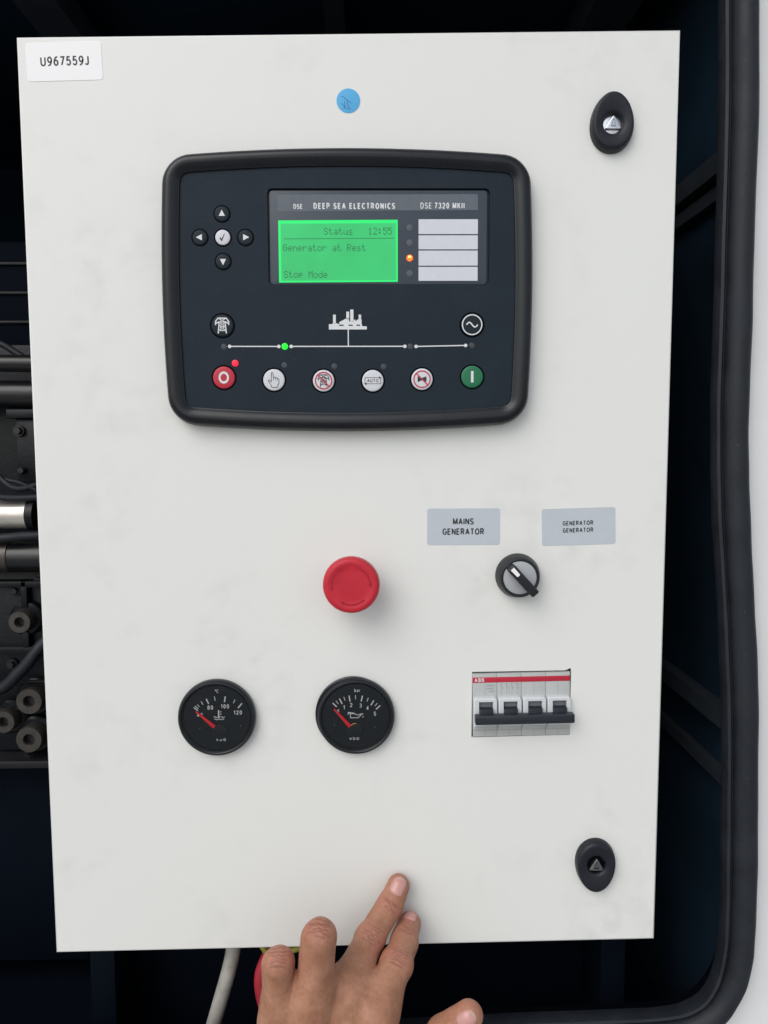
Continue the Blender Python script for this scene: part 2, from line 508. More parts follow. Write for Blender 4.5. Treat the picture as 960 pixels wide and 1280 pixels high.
    def build(s, name, material, parent=None, angle=35, loc=None, smooth=True):
        me = bpy.data.meshes.new(name)
        me.from_pydata([(a * MM, -h * MM, b * MM) for a, b, h in s.v], [], s.f)
        me.validate()
        if smooth:
            me.shade_smooth()
            me.set_sharp_from_angle(angle=R(angle))
        me.materials.append(material)
        ob = bpy.data.objects.new(name, me)
        COL.objects.link(ob)
        if parent:
            ob.parent = parent
        if loc:
            ob.location = (loc[0] * MM, -loc[2] * MM, loc[1] * MM)
        return ob


def inset(outline, d):
    if abs(d) < 1e-9:
        return list(outline)
    n = len(outline)
    out = []
    for i in range(n):
        p0, p, p1 = outline[i - 1], outline[i], outline[(i + 1) % n]
        e0 = (p[0] - p0[0], p[1] - p0[1])
        e1 = (p1[0] - p[0], p1[1] - p[1])
        l0, l1 = math.hypot(*e0) or 1, math.hypot(*e1) or 1
        n0, n1 = (-e0[1] / l0, e0[0] / l0), (-e1[1] / l1, e1[0] / l1)
        m = (n0[0] + n1[0], n0[1] + n1[1])
        q = max(0.3, 1 + n0[0] * n1[0] + n0[1] * n1[1])
        out.append((p[0] + m[0] / q * d, p[1] + m[1] / q * d))
    return out


def rrect(a0, a1, b0, b1, r, seg=6):
    pts = []
    for cx, cy, t0 in ((a1 - r, b0 + r, -90), (a1 - r, b1 - r, 0), (a0 + r, b1 - r, 90), (a0 + r, b0 + r, 180)):
        for k in range(seg + 1):
            t = R(t0 + 90 * k / seg)
            pts.append((cx + r * math.cos(t), cy + r * math.sin(t)))
    return pts


def smooth_path(pts, n=8, closed=False):
    """Catmull-Rom through points of any dimension"""
    out = []
    N = len(pts)
    for i in range(N if closed else N - 1):
        g = (lambda k: pts[k % N]) if closed else (lambda k: pts[min(max(k, 0), N - 1)])
        p0, p1, p2, p3 = g(i - 1), g(i), g(i + 1), g(i + 2)
        for k in range(n):
            t = k / n
            out.append(tuple(0.5 * (2 * b + (c - a) * t + (2 * a - 5 * b + 4 * c - d) * t * t + (3 * b - a - 3 * c + d) * t ** 3)
                             for a, b, c, d in zip(p0, p1, p2, p3)))
    if not closed:
        out.append(tuple(pts[-1]))
    return out


def thing(name, label, cat, loc=(0, 0, 0), group=None, tilt=0.0):
    o = bpy.data.objects.new(name, None)
    o.empty_display_size = 0.02
    COL.objects.link(o)
    o.location = (loc[0] * MM, -loc[2] * MM, loc[1] * MM)
    o.rotation_euler = (0, -tilt, 0)
    return tag(o, label, cat, group)


def tag(o, label, cat, group=None):
    o['label'] = label
    o['category'] = cat
    if group:
        o['group'] = group
    return o


M['ground'] = mat('concrete', (0.33, 0.33, 0.32), 0.85, var=0.12, vscale=3, bump=0.3, bscale=120)
b = B(); b.poly([(-40000, -431), (40000, -431), (40000, -430), (-40000, -430)], 0)
b.v = [(-40000, -431, 40000), (40000, -431, 40000), (40000, -431, -40000), (-40000, -431, -40000)]; b.f = [(0, 1, 2, 3)]
g0 = b.build('ground', M['ground'], smooth=False)  # unseen sheet, added to bounce daylight up onto the door
g0['kind'] = 'structure'

# ================================================================== generator canopy round the opening
canopy = thing('generator_canopy', 'white steel generator canopy with a dark open doorway round the control cabinet', 'enclosure', (0, -420, 0))
OZ = 420          # children are given in door coordinates and lifted by this to the canopy's base


def cpart(bld, name, material, **kw):
    return bld.build(name, material, canopy, loc=(0, OZ, 0), **kw)


right_edge = [(250, 760), (253, 700), (254, 645), (256.5, 575), (257, 494), (257.6, 440), (257.6, 388), (259, 345), (261.5, 306),
              (265.5, 262), (269.5, 215), (272.5, 170), (274.5, 110), (276, 60), (276.6, 12)]
corner = [(275.5, -12), (271, -34), (261, -52), (246, -62.5), (226, -67)]
bottom = [(190, -69), (100, -71.5), (0, -76), (-150, -86), (-350, -92), (-560, -92), (-620, -72), (-640, 0)]
left_top = [(-640, 300), (-640, 700), (-620, 760), (-560, 780), (-200, 782), (150, 782), (215, 780), (240, 772)]
SHIFT = lambda P: [(x - 3.0, z + (5.0 if z < 20 else 0.0)) for x, z in P]
seal_path = smooth_path(SHIFT(right_edge) + SHIFT(corner) + SHIFT(bottom) + left_top, 12, True)   # clockwise
seal_ccw = seal_path[::-1]

b = B()
outer = [(-1000, -420), (700, -420), (700, 1050), (-1000, 1050)]
b.fill([outer, inset(seal_ccw, -2)], -1.0)
cpart(b, 'outer_panel', M['canopy'])
b = B()
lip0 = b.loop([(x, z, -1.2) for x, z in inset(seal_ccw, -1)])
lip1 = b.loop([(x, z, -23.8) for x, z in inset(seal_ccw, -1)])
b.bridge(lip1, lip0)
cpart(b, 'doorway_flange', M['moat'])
X0, X1, Z0, Z1, Y1 = -720, 292, -180, 800, 760          # dark engine bay behind the doorway
b = B(); b.box(X1, X1 + 10, Z0, Z1, -Y1, -24); cpart(b, 'side_wall', M['bay_wall'])
b = B(); b.box(X0 - 10, X0, Z0, Z1, -Y1, -24); cpart(b, 'side_wall', M['bay_wall'])
b = B(); b.box(X0, X1, Z1, Z1 + 10, -Y1, -24); cpart(b, 'roof_panel', M['bay_wall'])
b = B(); b.box(X0, X1, Z0 - 10, Z0, -Y1, -24); cpart(b, 'bay_floor', M['interior'])
b = B(); b.box(X0 - 10, X1 + 10, Z0 - 10, Z1 + 10, -Y1 - 10, -Y1); cpart(b, 'back_wall', M['bay_wall'])
for z0, z1, d in ((567, 583.5, 12), (550, 561, 7), (140, 154, 12), (92, 103, 7)):       # rails along the right wall
    b = B(); b.box(X1 - d, X1 - 0.5, z0, z1, -600, -30, 1.0); cpart(b, 'wall_rail', M['beam'])
for x0, x1, d in ((210, 252, 14), (-300, -262, 14), (-30, -12, 10)):                    # ribs under the roof
    b = B(); b.box(x0, x1, 760 - d, 772, -640, -40, 1.5); cpart(b, 'roof_rib', M['beam'])
    b = B(); b.box(x0 + 8, x0 + 14, 772, 799.5, -640, -40, 0.5); cpart(b, 'rib_web', M['beam'])
b = B(); b.box(X0 + 1, X1 - 1, 640, 652, -Y1 + 1, -Y1 + 30, 1); cpart(b, 'back_rail', M['beam'])

# ---- rubber door seal swept round the opening
prof = [(-11, -3), (-11.6, 0), (-11.8, 5), (-11.2, 8.5), (-9.4, 9.2), (-7.8, 7.8), (-7.2, 5.2), (-6.2, 5.4), (-5, 9.5), (-2, 13), (2.5, 14.6),
        (7, 13.4), (9.8, 9.8), (10.6, 5), (10.6, -0.6)]
b = B()
rings = []
N = len(seal_ccw)
for i in range(N):
    p0, p, p1 = seal_ccw[i - 1], seal_ccw[i], seal_ccw[(i + 1) % N]
    tx, tz = p1[0] - p0[0], p1[1] - p0[1]
    l = math.hypot(tx, tz)
    nx, nz = tz / l, -tx / l                    # outward
    wob = 1 + 0.012 * math.sin(i * 0.21) + 0.008 * math.sin(i * 0.53)
    rings.append(b.loop([(p[0] + nx * n_ * wob, p[1] + nz * n_ * wob, h_ * wob) for n_, h_ in prof]))
for i in range(N):
    l0, l1 = rings[i], rings[(i + 1) % N]
    for k in range(len(prof) - 1):
        b.f.append((l0[k], l0[k + 1], l1[k + 1], l1[k]))
seal = b.build('door_seal', M['rubber'], angle=50)
tag(seal, 'black rubber bulb seal running round the edge of the canopy doorway', 'seal')

# ================================================================== engine seen past the left edge of the door
engine = thing('engine', 'black engine with pipes and bare steel bosses left of the white door', 'engine', (-300, -180, -160))


def epart(bld, name, material, parent=None, **kw):
    return bld.build(name, material, parent or engine, loc=(300, 180, 160) if parent is None else None, **kw)


b = B(); b.box(-560, -262, 76, 246, -420, -172, 4); epart(b, 'block', M['engine'])
b = B(); b.box(-560, -258, 69, 76, -420, -150, 1.0); epart(b, 'sump_flange', M['engine_pipe'])
b = B(); b.box(-560, -270, -150, 69, -420, -200, 3); epart(b, 'sump', M['interior'])
b = B(); b.box(-520, -262, 246, 455, -420, -215, 6); epart(b, 'cylinder_head', M['engine'])
b = B(); b.box(-520, -258, 455.5, 560, -420, -250, 10); epart(b, 'rocker_cover', M['interior'])
for zz in (478, 506, 534):
    b = B(); b.box(-515, -260, zz, zz + 3, -252, -247, 1); epart(b, 'cover_rib', M['engine'])
for z, r, h, mt in ((431, 7.5, -160, 'engine_pipe'), (405, 12.5, -172, 'engine_pipe'), (262, 13.5, -152, 'engine_pipe')):
    b = B(); b.tube([(-520, z, h), (-400, z, h), (-300, z - 0.5, h), (-258, z - 1, h)], r, 24); epart(b, 'pipe', M[mt])
b = B(); b.tube([(-340, 299, -150), (-286.5, 299, -150)], 12.2, 28); epart(b, 'coupling_sleeve', M['chrome'])
for x0, x1, r in ((-286.5, -280, 13.8), (-345, -340, 14)):
    b = B(); b.tube([(x0, 299, -150), (x1, 299, -150)], r, 28); epart(b, 'clamp_ring', M['engine'])
b = B(); b.tube(smooth_path([(-400, 277, -150), (-318, 279, -140), (-284, 281, -142), (-262, 281, -146)], 6), 4.2, 14); epart(b, 'rubber_hose', M['rubber'])
b = B(); b.tube(smooth_path([(-400, 316, -150), (-330, 319, -140), (-300, 314, -140), (-262, 315, -146)], 6), 3.2, 14); epart(b, 'rubber_hose', M['rubber'])
b = B(); b.tube(smooth_path([(-340, 350, -160), (-314, 336, -145), (-292, 322, -140), (-266, 330, -150)], 6), 2.6, 12); epart(b, 'rubber_hose', M['rubber'])
b = B(); b.tube([(-420, 248.6, -158), (-258, 251, -158)], 1.2, 8); epart(b, 'fuel_line', M['boss'])
b = B(); b.box(-304, -266, 326, 383, -215, -166, 3); epart(b, 'solenoid_box', M['engine'])
b = B(); b.box(-309, -266, 383, 391, -215, -160, 1.5); epart(b, 'box_lid', M['engine'])
b = B(); b.lathe([(3.4, -166), (3.4, -162), (2.6, -161)], (-299, 337), 14); epart(b, 'bolt', M['engine_pipe'])
b = B(); b.tube(smooth_path([(-420, 130, -150), (-330, 140, -148), (-300, 160, -146), (-280, 184, -150), (-262, 194, -160)], 6), 5.5, 14); epart(b, 'rubber_hose', M['rubber'])
for x, z, r in ((-300.7, 203, 10.2), (-295.4, 131, 12), (-297, 95.7, 12), (-319.1, 112.2, 10.5)):
    # cast pad under each boss, then the steel ring and its bore
    b = B(); b.lathe([(r + 5.5, -174), (r + 5, -164), (r + 3, -162.5)], (x, z), 32); epart(b, 'cast_pad', M['engine'])
    b = B(); b.lathe([(r, -163), (r, -151.2), (r - 0.8, -150), (r * 0.46, -150), (r * 0.42, -150.6), (r * 0.40, -160)], (x, z), 36, cap1=False)
    bo = epart(b, 'boss', M['boss'])
    b = B(); b.disc((x, z), r * 0.5, -157.5, 20); b.build('bore', M['boss_hole'], bo)
for x0, x1, z0, z1 in ((-304, -298, 214, 238), (-304, -298, 176, 192), (-330, -262, 232, 238), (-330, -262, 172, 178), (-330, -306, 118, 122), (-318, -284, 143.5, 147)):
    b = B(); b.box(x0, x1, z0, z1, -174, -161, 1.2); epart(b, 'casting_rib', M['engine'])

for x, z, h in ((-290, 238, -168), (-272, 224, -168), (-312, 228, -168), (-272, 165, -168), (-318, 160, -168), (-276, 84, -168), (-306, 80, -168), (-290, 440, -211), (-300, 372, -163), (-275, 338, -163)):
    b = B(); b.lathe([(5.2, h - 5), (5.2, h - 1), (4.9, h - 0.5)], (x, z), 20); b.lathe([(3.6, h - 1), (3.6, h + 2.6), (3.1, h + 3.2)], (x, z), 6)
    epart(b, 'hex_bolt', M['engine_pipe'], angle=25)
for x in (-312, -276):
    b = B(); b.tube([(x, 262, -152), (x + 7, 262, -152)], 14.3, 28); epart(b, 'hose_clamp', M['boss'])
b = B(); b.tube(smooth_path([(-420, 455, -180), (-330, 452, -170), (-300, 440, -168), (-280, 424, -165), (-262, 420, -170)], 8), 3.0, 12); epart(b, 'wire_loom', M['rubber'])
b = B(); b.tube(smooth_path([(-330, 345, -150), (-305, 331, -143), (-290, 327, -141), (-272, 318, -143)], 8), 1.6, 10); epart(b, 'wire_loom', M['rubber'])

# ================================================================== control cabinet: folded door sheet, box body, stand
cab = thing('control_cabinet', 'white sheet steel control cabinet door carrying the instruments, lightly smudged', 'control cabinet', (0, 0, 0))
TL, TR, BR, BL = (-215, 621.5), (215, 626.9), (215, 2.7), (-215, -2.7)
door_out = [BL, BR, TR, TL]
HOLE = [(81.8, 153.9), (151.0, 155.2), (151.2, 201.9), (150.8, 203.2), (146.8, 201.6), (82.0, 200.9)]
b = B()
b.stack([[(x, z, -20) for x, z in inset(door_out, 1.2)], [(x, z, -20) for x, z in door_out], [(x, z, -1.4) for x, z in door_out],
         [(x, z, -0.4) for x, z in inset(door_out, 0.35)], [(x, z, 0) for x, z in inset(door_out, 1.3)]], cap1=False)
b.fill([inset(door_out, 1.3), HOLE], 0.0)
h0, h1 = b.loop([(x, z, 0) for x, z in HOLE]), b.loop([(x, z, -2) for x, z in HOLE])
b.bridge(h1, h0)
b.build('door_sheet', M['door'], cab, angle=50)
b = B(); b.box(-205, 205, 12, 612, -240, -22, 3); b.build('cabinet_body', M['cabinet_inner'], cab)
for x in (-205, 205):
    b = B(); b.box(x - 10, x + 10, -179, 11.8, -120, -60, 1.5); b.build('stand_post', M['interior'], cab)
b = B(); b.box(-194.5, 194.5, -179, 11, -125, -110, 1); b.build('stand_plate', M['interior'], cab)
b = B(); b.lathe([(7, -60), (7, -52), (5, -50), (0.01, -50)], (-172, -12), 6); b.build('stand_bolt', M['beam'], cab)
b = B(); b.box(-182, -162, -24, -2, -112, -60, 2); b.build('stand_bracket', M['interior'], cab)


# ================================================================== stickers on the door
def sticker(name, label, cat, a0, a1, b0, b1, r, material, tilt=0.0, group=None):
    cx, cz = (a0 + a1) / 2, (b0 + b1) / 2
    bl = B()
    bl.prism(rrect(a0 - cx, a1 - cx, b0 - cz, b1 - cz, r), 0.02, 0.22, 0.05, 2)
    o = bl.build(name, material, smooth=False)
    o.location = (cx * MM, 0, cz * MM)
    o.rotation_euler = (0, -tilt, 0)
    return tag(o, label, cat, group)


s = sticker('serial_sticker', 'white sticker lettered U967559J in the upper left corner of the door', 'sticker', -209, -160.3, 594.4, 618.4, 1.8, M['sticker'], R(1.6))
B().text('U967559J', 6.0, 0.3, 0.2, 0.26, sx=0.86, weight=0.165, spacing=0.16).build('lettering', M['black_print'], s, smooth=False)
s = sticker('engraved_label', 'silver grey label reading MAINS GENERATOR, left of the two', 'label', 50.5, 100.4, 290.2, 315.3, 1.6, M['grey_label'], group='grey labels over the selector switch')
B().text('MAINS', 4.5, -0.2, 3.6, 0.26, sx=0.90, weight=0.19, spacing=0.10).build('lettering', M['black_print'], s, smooth=False)
B().text('GENERATOR', 4.5, -0.2, -3.4, 0.26, sx=0.90, weight=0.19, spacing=0.10).build('lettering', M['black_print'], s, smooth=False)
s = sticker('engraved_label', 'silver grey label reading GENERATOR GENERATOR in small letters, slightly tilted', 'label', 129.2, 179.8, 289.8, 315.2, 1.6, M['grey_label'], R(1.5), group='grey labels over the selector switch')
for zz in (2.4, -2.5):
    B().text('GENERATOR', 3.15, -0.5, zz, 0.26, sx=0.92, weight=0.19, spacing=0.13).build('lettering', M['black_print'], s, smooth=False)
b = B(); b.lathe([(7.7, 0.02), (7.7, 0.18), (7.5, 0.22)], (0, 0), 48)
s = b.build('round_sticker', M['blue_sticker']); s.location = (-1.3 * MM, 0, 582.2 * MM)
tag(s, 'round light blue sticker with a pen scribble near the top of the door', 'sticker')
b = B()
for pl in ([(-4.5, 2.6), (-3.2, 2.5), (-1.2, 0.6), (0.4, -0.4), (2, -1.7)], [(-2.4, -0.4), (-2.2, -2.4), (-2.8, -4.2), (-2.5, -5)],
           [(-4.6, -1.6), (-2.4, -3.6), (-0.8, -5)], [(-0.6, -0.2), (-0.5, -2.2), (0.4, -4.4), (1, -5), (-0.2, -5.3)]):
    b.stroke(smooth_path(pl, 5), 0.42, 0.25)
b.build('scribble', M['blue_ink'], s, smooth=False)

# ================================================================== genset controller
MX, MZ = -2.3, 459.0
ctl = thing('genset_controller', 'black generator control module with lit green screen and round buttons', 'control module', (MX, MZ, 0))


def module_outline(t, n=288):
    """rounded rectangle with bowed sides, inset by t: found along rays from the centre"""
    def f(x, z):
        u = abs(x) - (121.6 - 2.6 * (z / 80) ** 2)
        v = abs(z) - (90.9 - 4.4 * (x / 108) ** 2)
        r = 17.0
        if u + r > 0 and v + r > 0:
            return math.hypot(u + r, v + r) - r
        return max(u, v)
    pts = []
    for k in range(n):
        th = 2 * PI * k / n
        c, s_ = math.cos(th), math.sin(th)
        lo, hi = 0.0, 200.0
        for _ in range(36):
            mid = (lo + hi) / 2
            if f(mid * c, mid * s_) + t > 0:
                hi = mid
            else:
                lo = mid
        pts.append((lo * c, lo * s_))
    return pts


# bezel: gasket foot, shadow groove, rounded rail, inner slope down to the membrane
b = B()
prof = [(0.3, 0.0), (0.0, 0.6), (0.0, 2.6), (1.1, 2.9), (1.1, 3.7), (0.2, 4.1), (0.1, 6.5), (0.5, 8.8), (1.5, 10.8), (3.2, 12.2), (5.2, 12.7),
        (7.4, 12.4), (9.2, 11.6), (10.8, 10.8), (11.4, 10.2), (11.9, 10.1), (12.2, 8.2)]
b.stack([[(x, z, h) for x, z in module_outline(t)] for t, h in prof], cap1=False)
b.build('bezel', M['bezel'], ctl, angle=42)
FH = 9.0
WIN = rrect(-51.6, 92.6, 4.2, 65.2, 3.0)          # window recess, in module coordinates
WIN = [(x, z) for x, z in WIN]
b = B()
b.fill([module_outline(12.1), WIN], FH)
l0, l1 = b.loop([(x, z, FH) for x, z in WIN]), b.loop([(x, z, 6.6) for x, z in WIN])
b.bridge(l1, l0)
b.build('faceplate', M['faceplate'], ctl)


def X(x): return x - MX
def Z(z): return z - MZ


b = B(); b.prism(rrect(-51.9, 94.3, 3.3, 65.7, 3), 5.8, 6.4)
b.build('window_gasket', M['bezel'], ctl)
b = B(); b.prism(rrect(X(-53.0), X(88.9), Z(463.3), Z(523.4), 2.4), 6.4, 7.9, 0.5, 3)
win = b.build('display_window', M['window'], ctl)
b = B(); b.poly([(X(-47.5), Z(510.1)), (X(82.7), Z(510.9)), (X(82.7), Z(520.9)), (X(-47.5), Z(520.5))], 7.95)
band = b.build('brand_band', M['band'], win)
b = B()
b.text('DSE', 3.1, X(-34.2), Z(513.1), 8.0, sx=0.85, weight=0.17, spacing=0.14)
b.text('DEEP SEA ELECTRONICS', 3.85, X(2.3), Z(513.4), 8.0, sx=0.80, weight=0.2, spacing=0.235)
b.text('DSE', 3.85, X(49.0), Z(513.6), 8.0, sx=0.80, weight=0.13, spacing=0.22)
b.text('7320 MKII', 3.85, X(64.2), Z(513.6), 8.0, sx=0.76, weight=0.175, spacing=0.22)
b.build('lettering', M['white_print'], win, smooth=False)
b = B()
for xx in (-38.0, -30.6):
    b.stroke([(X(xx), Z(514.8)), (X(xx), Z(520.2))], 0.14, 7.98)
b.build('logo_frame', M['led_off'], win, smooth=False)
# green screen: bright backlit edge, panel, dot-matrix text
b = B(); b.poly([(X(-47.2), Z(464.8)), (X(30.5), Z(465.2)), (X(30.5), Z(504.7)), (X(-47.2), Z(504.3))], 7.96)
lcd = b.build('lcd_screen', M['lcd_edge'], ctl)
b = B(); b.poly([(X(-45.6), Z(465.9)), (X(29.3), Z(466.3)), (X(29.3), Z(502.6)), (X(-45.6), Z(502.2))], 8.0)
b.build('lcd_panel', M['lcd'], lcd)
G = {'S': '01110 10001 10000 01110 00001 10001 01110', 't': '01000 01000 11100 01000 01000 01001 00110', 'a': '00000 00000 01110 00001 01111 10001 01111',
     'u': '00000 00000 10001 10001 10001 10011 01101', 's': '00000 00000 01110 10000 01110 00001 11110', '1': '00100 01100 00100 00100 00100 00100 01110',
     '2': '01110 10001 00001 00010 00100 01000 11111', ':': '00000 01100 01100 00000 01100 01100 00000', '5': '11111 10000 11110 00001 00001 10001 01110',
     'G': '01110 10001 10000 10111 10001 10001 01110', 'e': '00000 00000 01110 10001 11111 10000 01110', 'n': '00000 00000 10110 11001 10001 10001 10001',
     'r': '00000 00000 10110 11001 10000 10000 10000', 'o': '00000 00000 01110 10001 10001 10001 01110', 'R': '11110 10001 10001 11110 10100 10010 10001',
     'M': '10001 11011 10101 10101 10001 10001 10001', 'd': '00001 00001 01101 10011 10001 10001 01111', 'p': '00000 00000 11110 10001 11110 10000 10000'}


def dots(bl, txt, x, z, px=0.535, pz=0.64, h=8.06):
    for i, ch in enumerate(txt):
        if ch == ' ':
            continue
        for r_, row in enumerate(G[ch].split()):
            for c_, bit in enumerate(row):
                if bit == '1':
                    xx, zz = x + (i * 6 + c_) * px, z - r_ * pz
                    bl.poly([(xx, zz - pz * 0.97), (xx + px * 0.97, zz - pz * 0.97), (xx + px * 0.97, zz), (xx, zz)], h)


b = B()
dots(b, 'Status', X(-17.6), Z(499.6)); dots(b, '12:55', X(11.2), Z(499.7))
dots(b, 'Generator at Rest', X(-44.3), Z(489.2)); dots(b, 'Stop Mode', X(-43.9), Z(472.2))
b.stroke([(X(-43.6), Z(492.6)), (X(28.2), Z(493.0))], 0.45, 8.06)
b.build('lcd_text', M['lcd_print'], lcd, smooth=False)
# four white legend strips and their lamps
for z0, z1 in ((495.6, 505.0), (485.9, 494.8), (475.5, 485.1), (465.8, 474.7)):
    b = B(); b.prism(rrect(X(44.1), X(82.8), Z(z0), Z(z1), 0.2, 2), 7.9, 8.05); b.build('legend_strip', M['paper'], ctl)
for z, k in ((499.7, 0), (490.1, 0), (480.4, 1), (470.6, 0)):
    b = B(); b.lathe([(2.1, 7.9), (2.0, 8.02), (1.6, 8.08), (0.4, 8.1)], (X(38.3), Z(z)), 24)
    o = b.build('indicator_lamp', M['led_amber'] if k else M['led_off'], ctl)
    if k:
        o['label'] = 'lit orange indicator lamp'
        b = B(); b.lathe([(1.05, 8.1), (0.8, 8.25), (0.2, 8.3)], (X(38.3), Z(z + 0.75)), 16, sy=0.7); b.build('lamp_core', M['led_core'], o)


def button(x, z, r, ring, cap, bname='button'):
    bl = B()
    bl.lathe([(ring, FH - 0.1), (ring, FH + 0.06), (ring - 0.25, FH + 0.10), (r - 0.1, FH + 0.10)], (X(x), Z(z)), 48, cap1=False)
    bl.build('button_ring', M['moat'], ctl)
    bl = B()
    bl.lathe([(r, FH - 0.1), (r, FH + 0.35), (r - 0.25, FH + 0.62), (r - 0.8, FH + 0.74), (r * 0.5, FH + 0.82), (0.3, FH + 0.84)], (X(x), Z(z)), 48)
    return bl.build(bname, M[cap], ctl)


SH = FH + 0.95      # symbols printed just proud of the button tops
for (x, z, c) in ((-83.3, 508.1, 90), (-83.2, 478.0, -90), (-97.9, 493.2, 180), (-68.4, 493.2, 0)):
    o = button(x, z, 4.75, 5.65, 'button_black', 'arrow_button')
    B().poly([(X(x) + q * math.cos(R(c + a)), Z(z) + q * math.sin(R(c + a))) for a, q in ((0, 2.5), (126, 2.45), (-126, 2.45))], SH).build('arrow_symbol', M['white_print'], o)
o = button(-83.1, 493.2, 4.8, 5.9, 'white_button', 'confirm_button')
B().poly([(X(-83.1) + a, Z(493.2) + c) for a, c in ((-2.1, -0.5), (-1.3, -0.1), (-0.7, -1.0), (1.2, 2.3), (1.5, 2.3), (-0.5, -2.4), (-0.9, -2.4))], SH).build('tick_symbol', M['black_print'], o)


def pylon(bl, x, z, k, w, h):
    def P(pts): return [(x + a * k, z + c * k) for a, c in pts]
    bl.stroke(P([(-2.6, -5), (-1.9, 2.4), (-4.2, 1.2), (-4.2, 2.6), (-2.6, 4.6), (2.6, 4.6), (4.2, 2.6), (4.2, 1.2), (1.9, 2.4), (2.6, -5)]), w, h)
    bl.stroke(P([(-4.2, 1.2), (-4.2, 0.2)]), w, h)
    bl.stroke(P([(4.2, 1.2), (4.2, 0.2)]), w, h)
    for a, c in (((-2.4, -3.2), (2.0, -0.6)), ((2.4, -3.2), (-2.0, -0.6)), ((-2.1, -0.6), (1.9, 2.0)), ((2.1, -0.6), (-1.9, 2.0)),
                 ((-1.9, 2.2), (2.2, 4.4)), ((1.9, 2.2), (-2.2, 4.4)), ((-2.4, -3.2), (2.4, -3.2)), ((-2.1, -0.6), (2.1, -0.6)), ((-2, 2.2), (2, 2.2))):
        bl.stroke(P([a, c]), w * 0.75, h + 0.01)
    return bl


o = button(-84.6, 437.0, 7.1, 8.3, 'button_black', 'mains_button')
pylon(B(), X(-84.6), Z(437.0), 1.02, 0.75, SH).build('pylon_symbol', M['white_print'], o, smooth=False)
o = button(79.2, 437.2, 7.1, 8.3, 'button_black', 'generator_button')
b = B(); b.ring((X(79.2), Z(437.2)), 6.0, 6.75, SH - 0.04)
b.stroke([(X(79.2) + t * 3.7 / 12, Z(437.2) - 1.5 * math.sin(PI * t / 12)) for t in range(-12, 13)], 0.85, SH)
b.build('sine_symbol', M['white_print'], o, smooth=False)
o = button(-84.3, 403.3, 7.2, 8.3, 'red_button', 'stop_button')
B().ring((X(-84.3), Z(403.3)), 2.45, 3.95, SH, sx=0.86).build('zero_symbol', M['white_print'], o, smooth=False)
o = button(-51.4, 401.7, 7.0, 8.1, 'white_button', 'manual_button')
b = B()
hx, hz = X(-51.4), Z(401.7)
b.stroke([(hx + a, hz + c) for a, c in smooth_path([(-1.6, 4.2), (-1.0, 4.7), (-0.5, 4.2), (-0.3, 1.4), (0.2, 1.9), (0.9, 1.7), (1.1, 1.2), (1.6, 1.5), (2.2, 1.2), (2.4, 0.6),
          (2.9, 0.8), (3.3, 0.2), (3.2, -2.2), (2.4, -3.6), (2.2, -4.8), (-1.4, -4.8), (-1.8, -3.6), (-3.4, -1.0), (-3.4, -0.2), (-2.6, -0.1), (-1.7, -1.2)], 3, True)], 0.34, SH, True)
for a in (-0.3, 1.1, 2.4):
    b.stroke([(hx + a, hz + 1.3), (hx + a, hz - 0.2)], 0.26, SH + 0.01)
b.build('pointing_hand_symbol', M['black_print'], o, smooth=False)


def ban(bl, x, z):
    bl.ring((x, z), 5.0, 5.75, SH + 0.03)
    bl.stroke([(x - 3.7, z + 3.7), (x + 3.7, z - 3.7)], 0.75, SH + 0.04)
    return bl


o = button(-18.7, 401.1, 7.0, 8.1, 'white_button', 'mains_off_button')
pylon(B(), X(-18.7), Z(401.1), 0.84, 0.46, SH).build('pylon_symbol', M['black_print'], o, smooth=False)
ban(B(), X(-18.7), Z(401.1)).build('ban_symbol', M['red_print'], o, smooth=False)
o = button(13.8, 401.0, 7.0, 8.1, 'white_button', 'auto_button')
b = B(); b.text('AUTO', 2.2, X(13.8), Z(401.0), SH, sx=0.95, weight=0.14, spacing=0.24)
b.stroke(rrect(X(13.8) - 5.2, X(13.8) + 5.2, Z(401) - 2.0, Z(401) + 2.0, 0.5, 3), 0.3, SH, True)
for q in (-1, 1):
    b.poly([(X(13.8) + q * 4.2, Z(401) + q * 2.0 + 0.8), (X(13.8) + q * 4.2, Z(401) + q * 2.0 - 0.8), (X(13.8) + q * 5.6, Z(401) + q * 2.0)], SH + 0.01)
b.build('auto_symbol', M['black_print'], o, smooth=False)
o = button(46.3, 401.9, 7.0, 8.1, 'white_button', 'mute_button')
hx, hz = X(46.3), Z(401.9)
b = B(); b.poly([(hx - 2.9, hz + 1.9), (hx - 2.9, hz - 1.9), (hx - 0.2, hz - 0.75), (hx + 2.5, hz - 1.7), (hx + 2.9, hz - 1.5), (hx + 2.9, hz + 1.5), (hx + 2.5, hz + 1.7), (hx - 0.2, hz + 0.75)], SH)
b.build('horn_symbol', M['black_print'], o, smooth=False)
ban(B(), hx, hz).build('ban_symbol', M['red_print'], o, smooth=False)
o = button(79.5, 403.4, 7.2, 8.3, 'green_button', 'start_button')
B().poly([(X(79.5) - 0.85, Z(403.4) - 3.7), (X(79.5) + 0.85, Z(403.4) - 3.7), (X(79.5) + 0.85, Z(403.4) + 3.7), (X(79.5) - 0.85, Z(403.4) + 3.7)], SH).build('bar_symbol', M['white_print'], o)
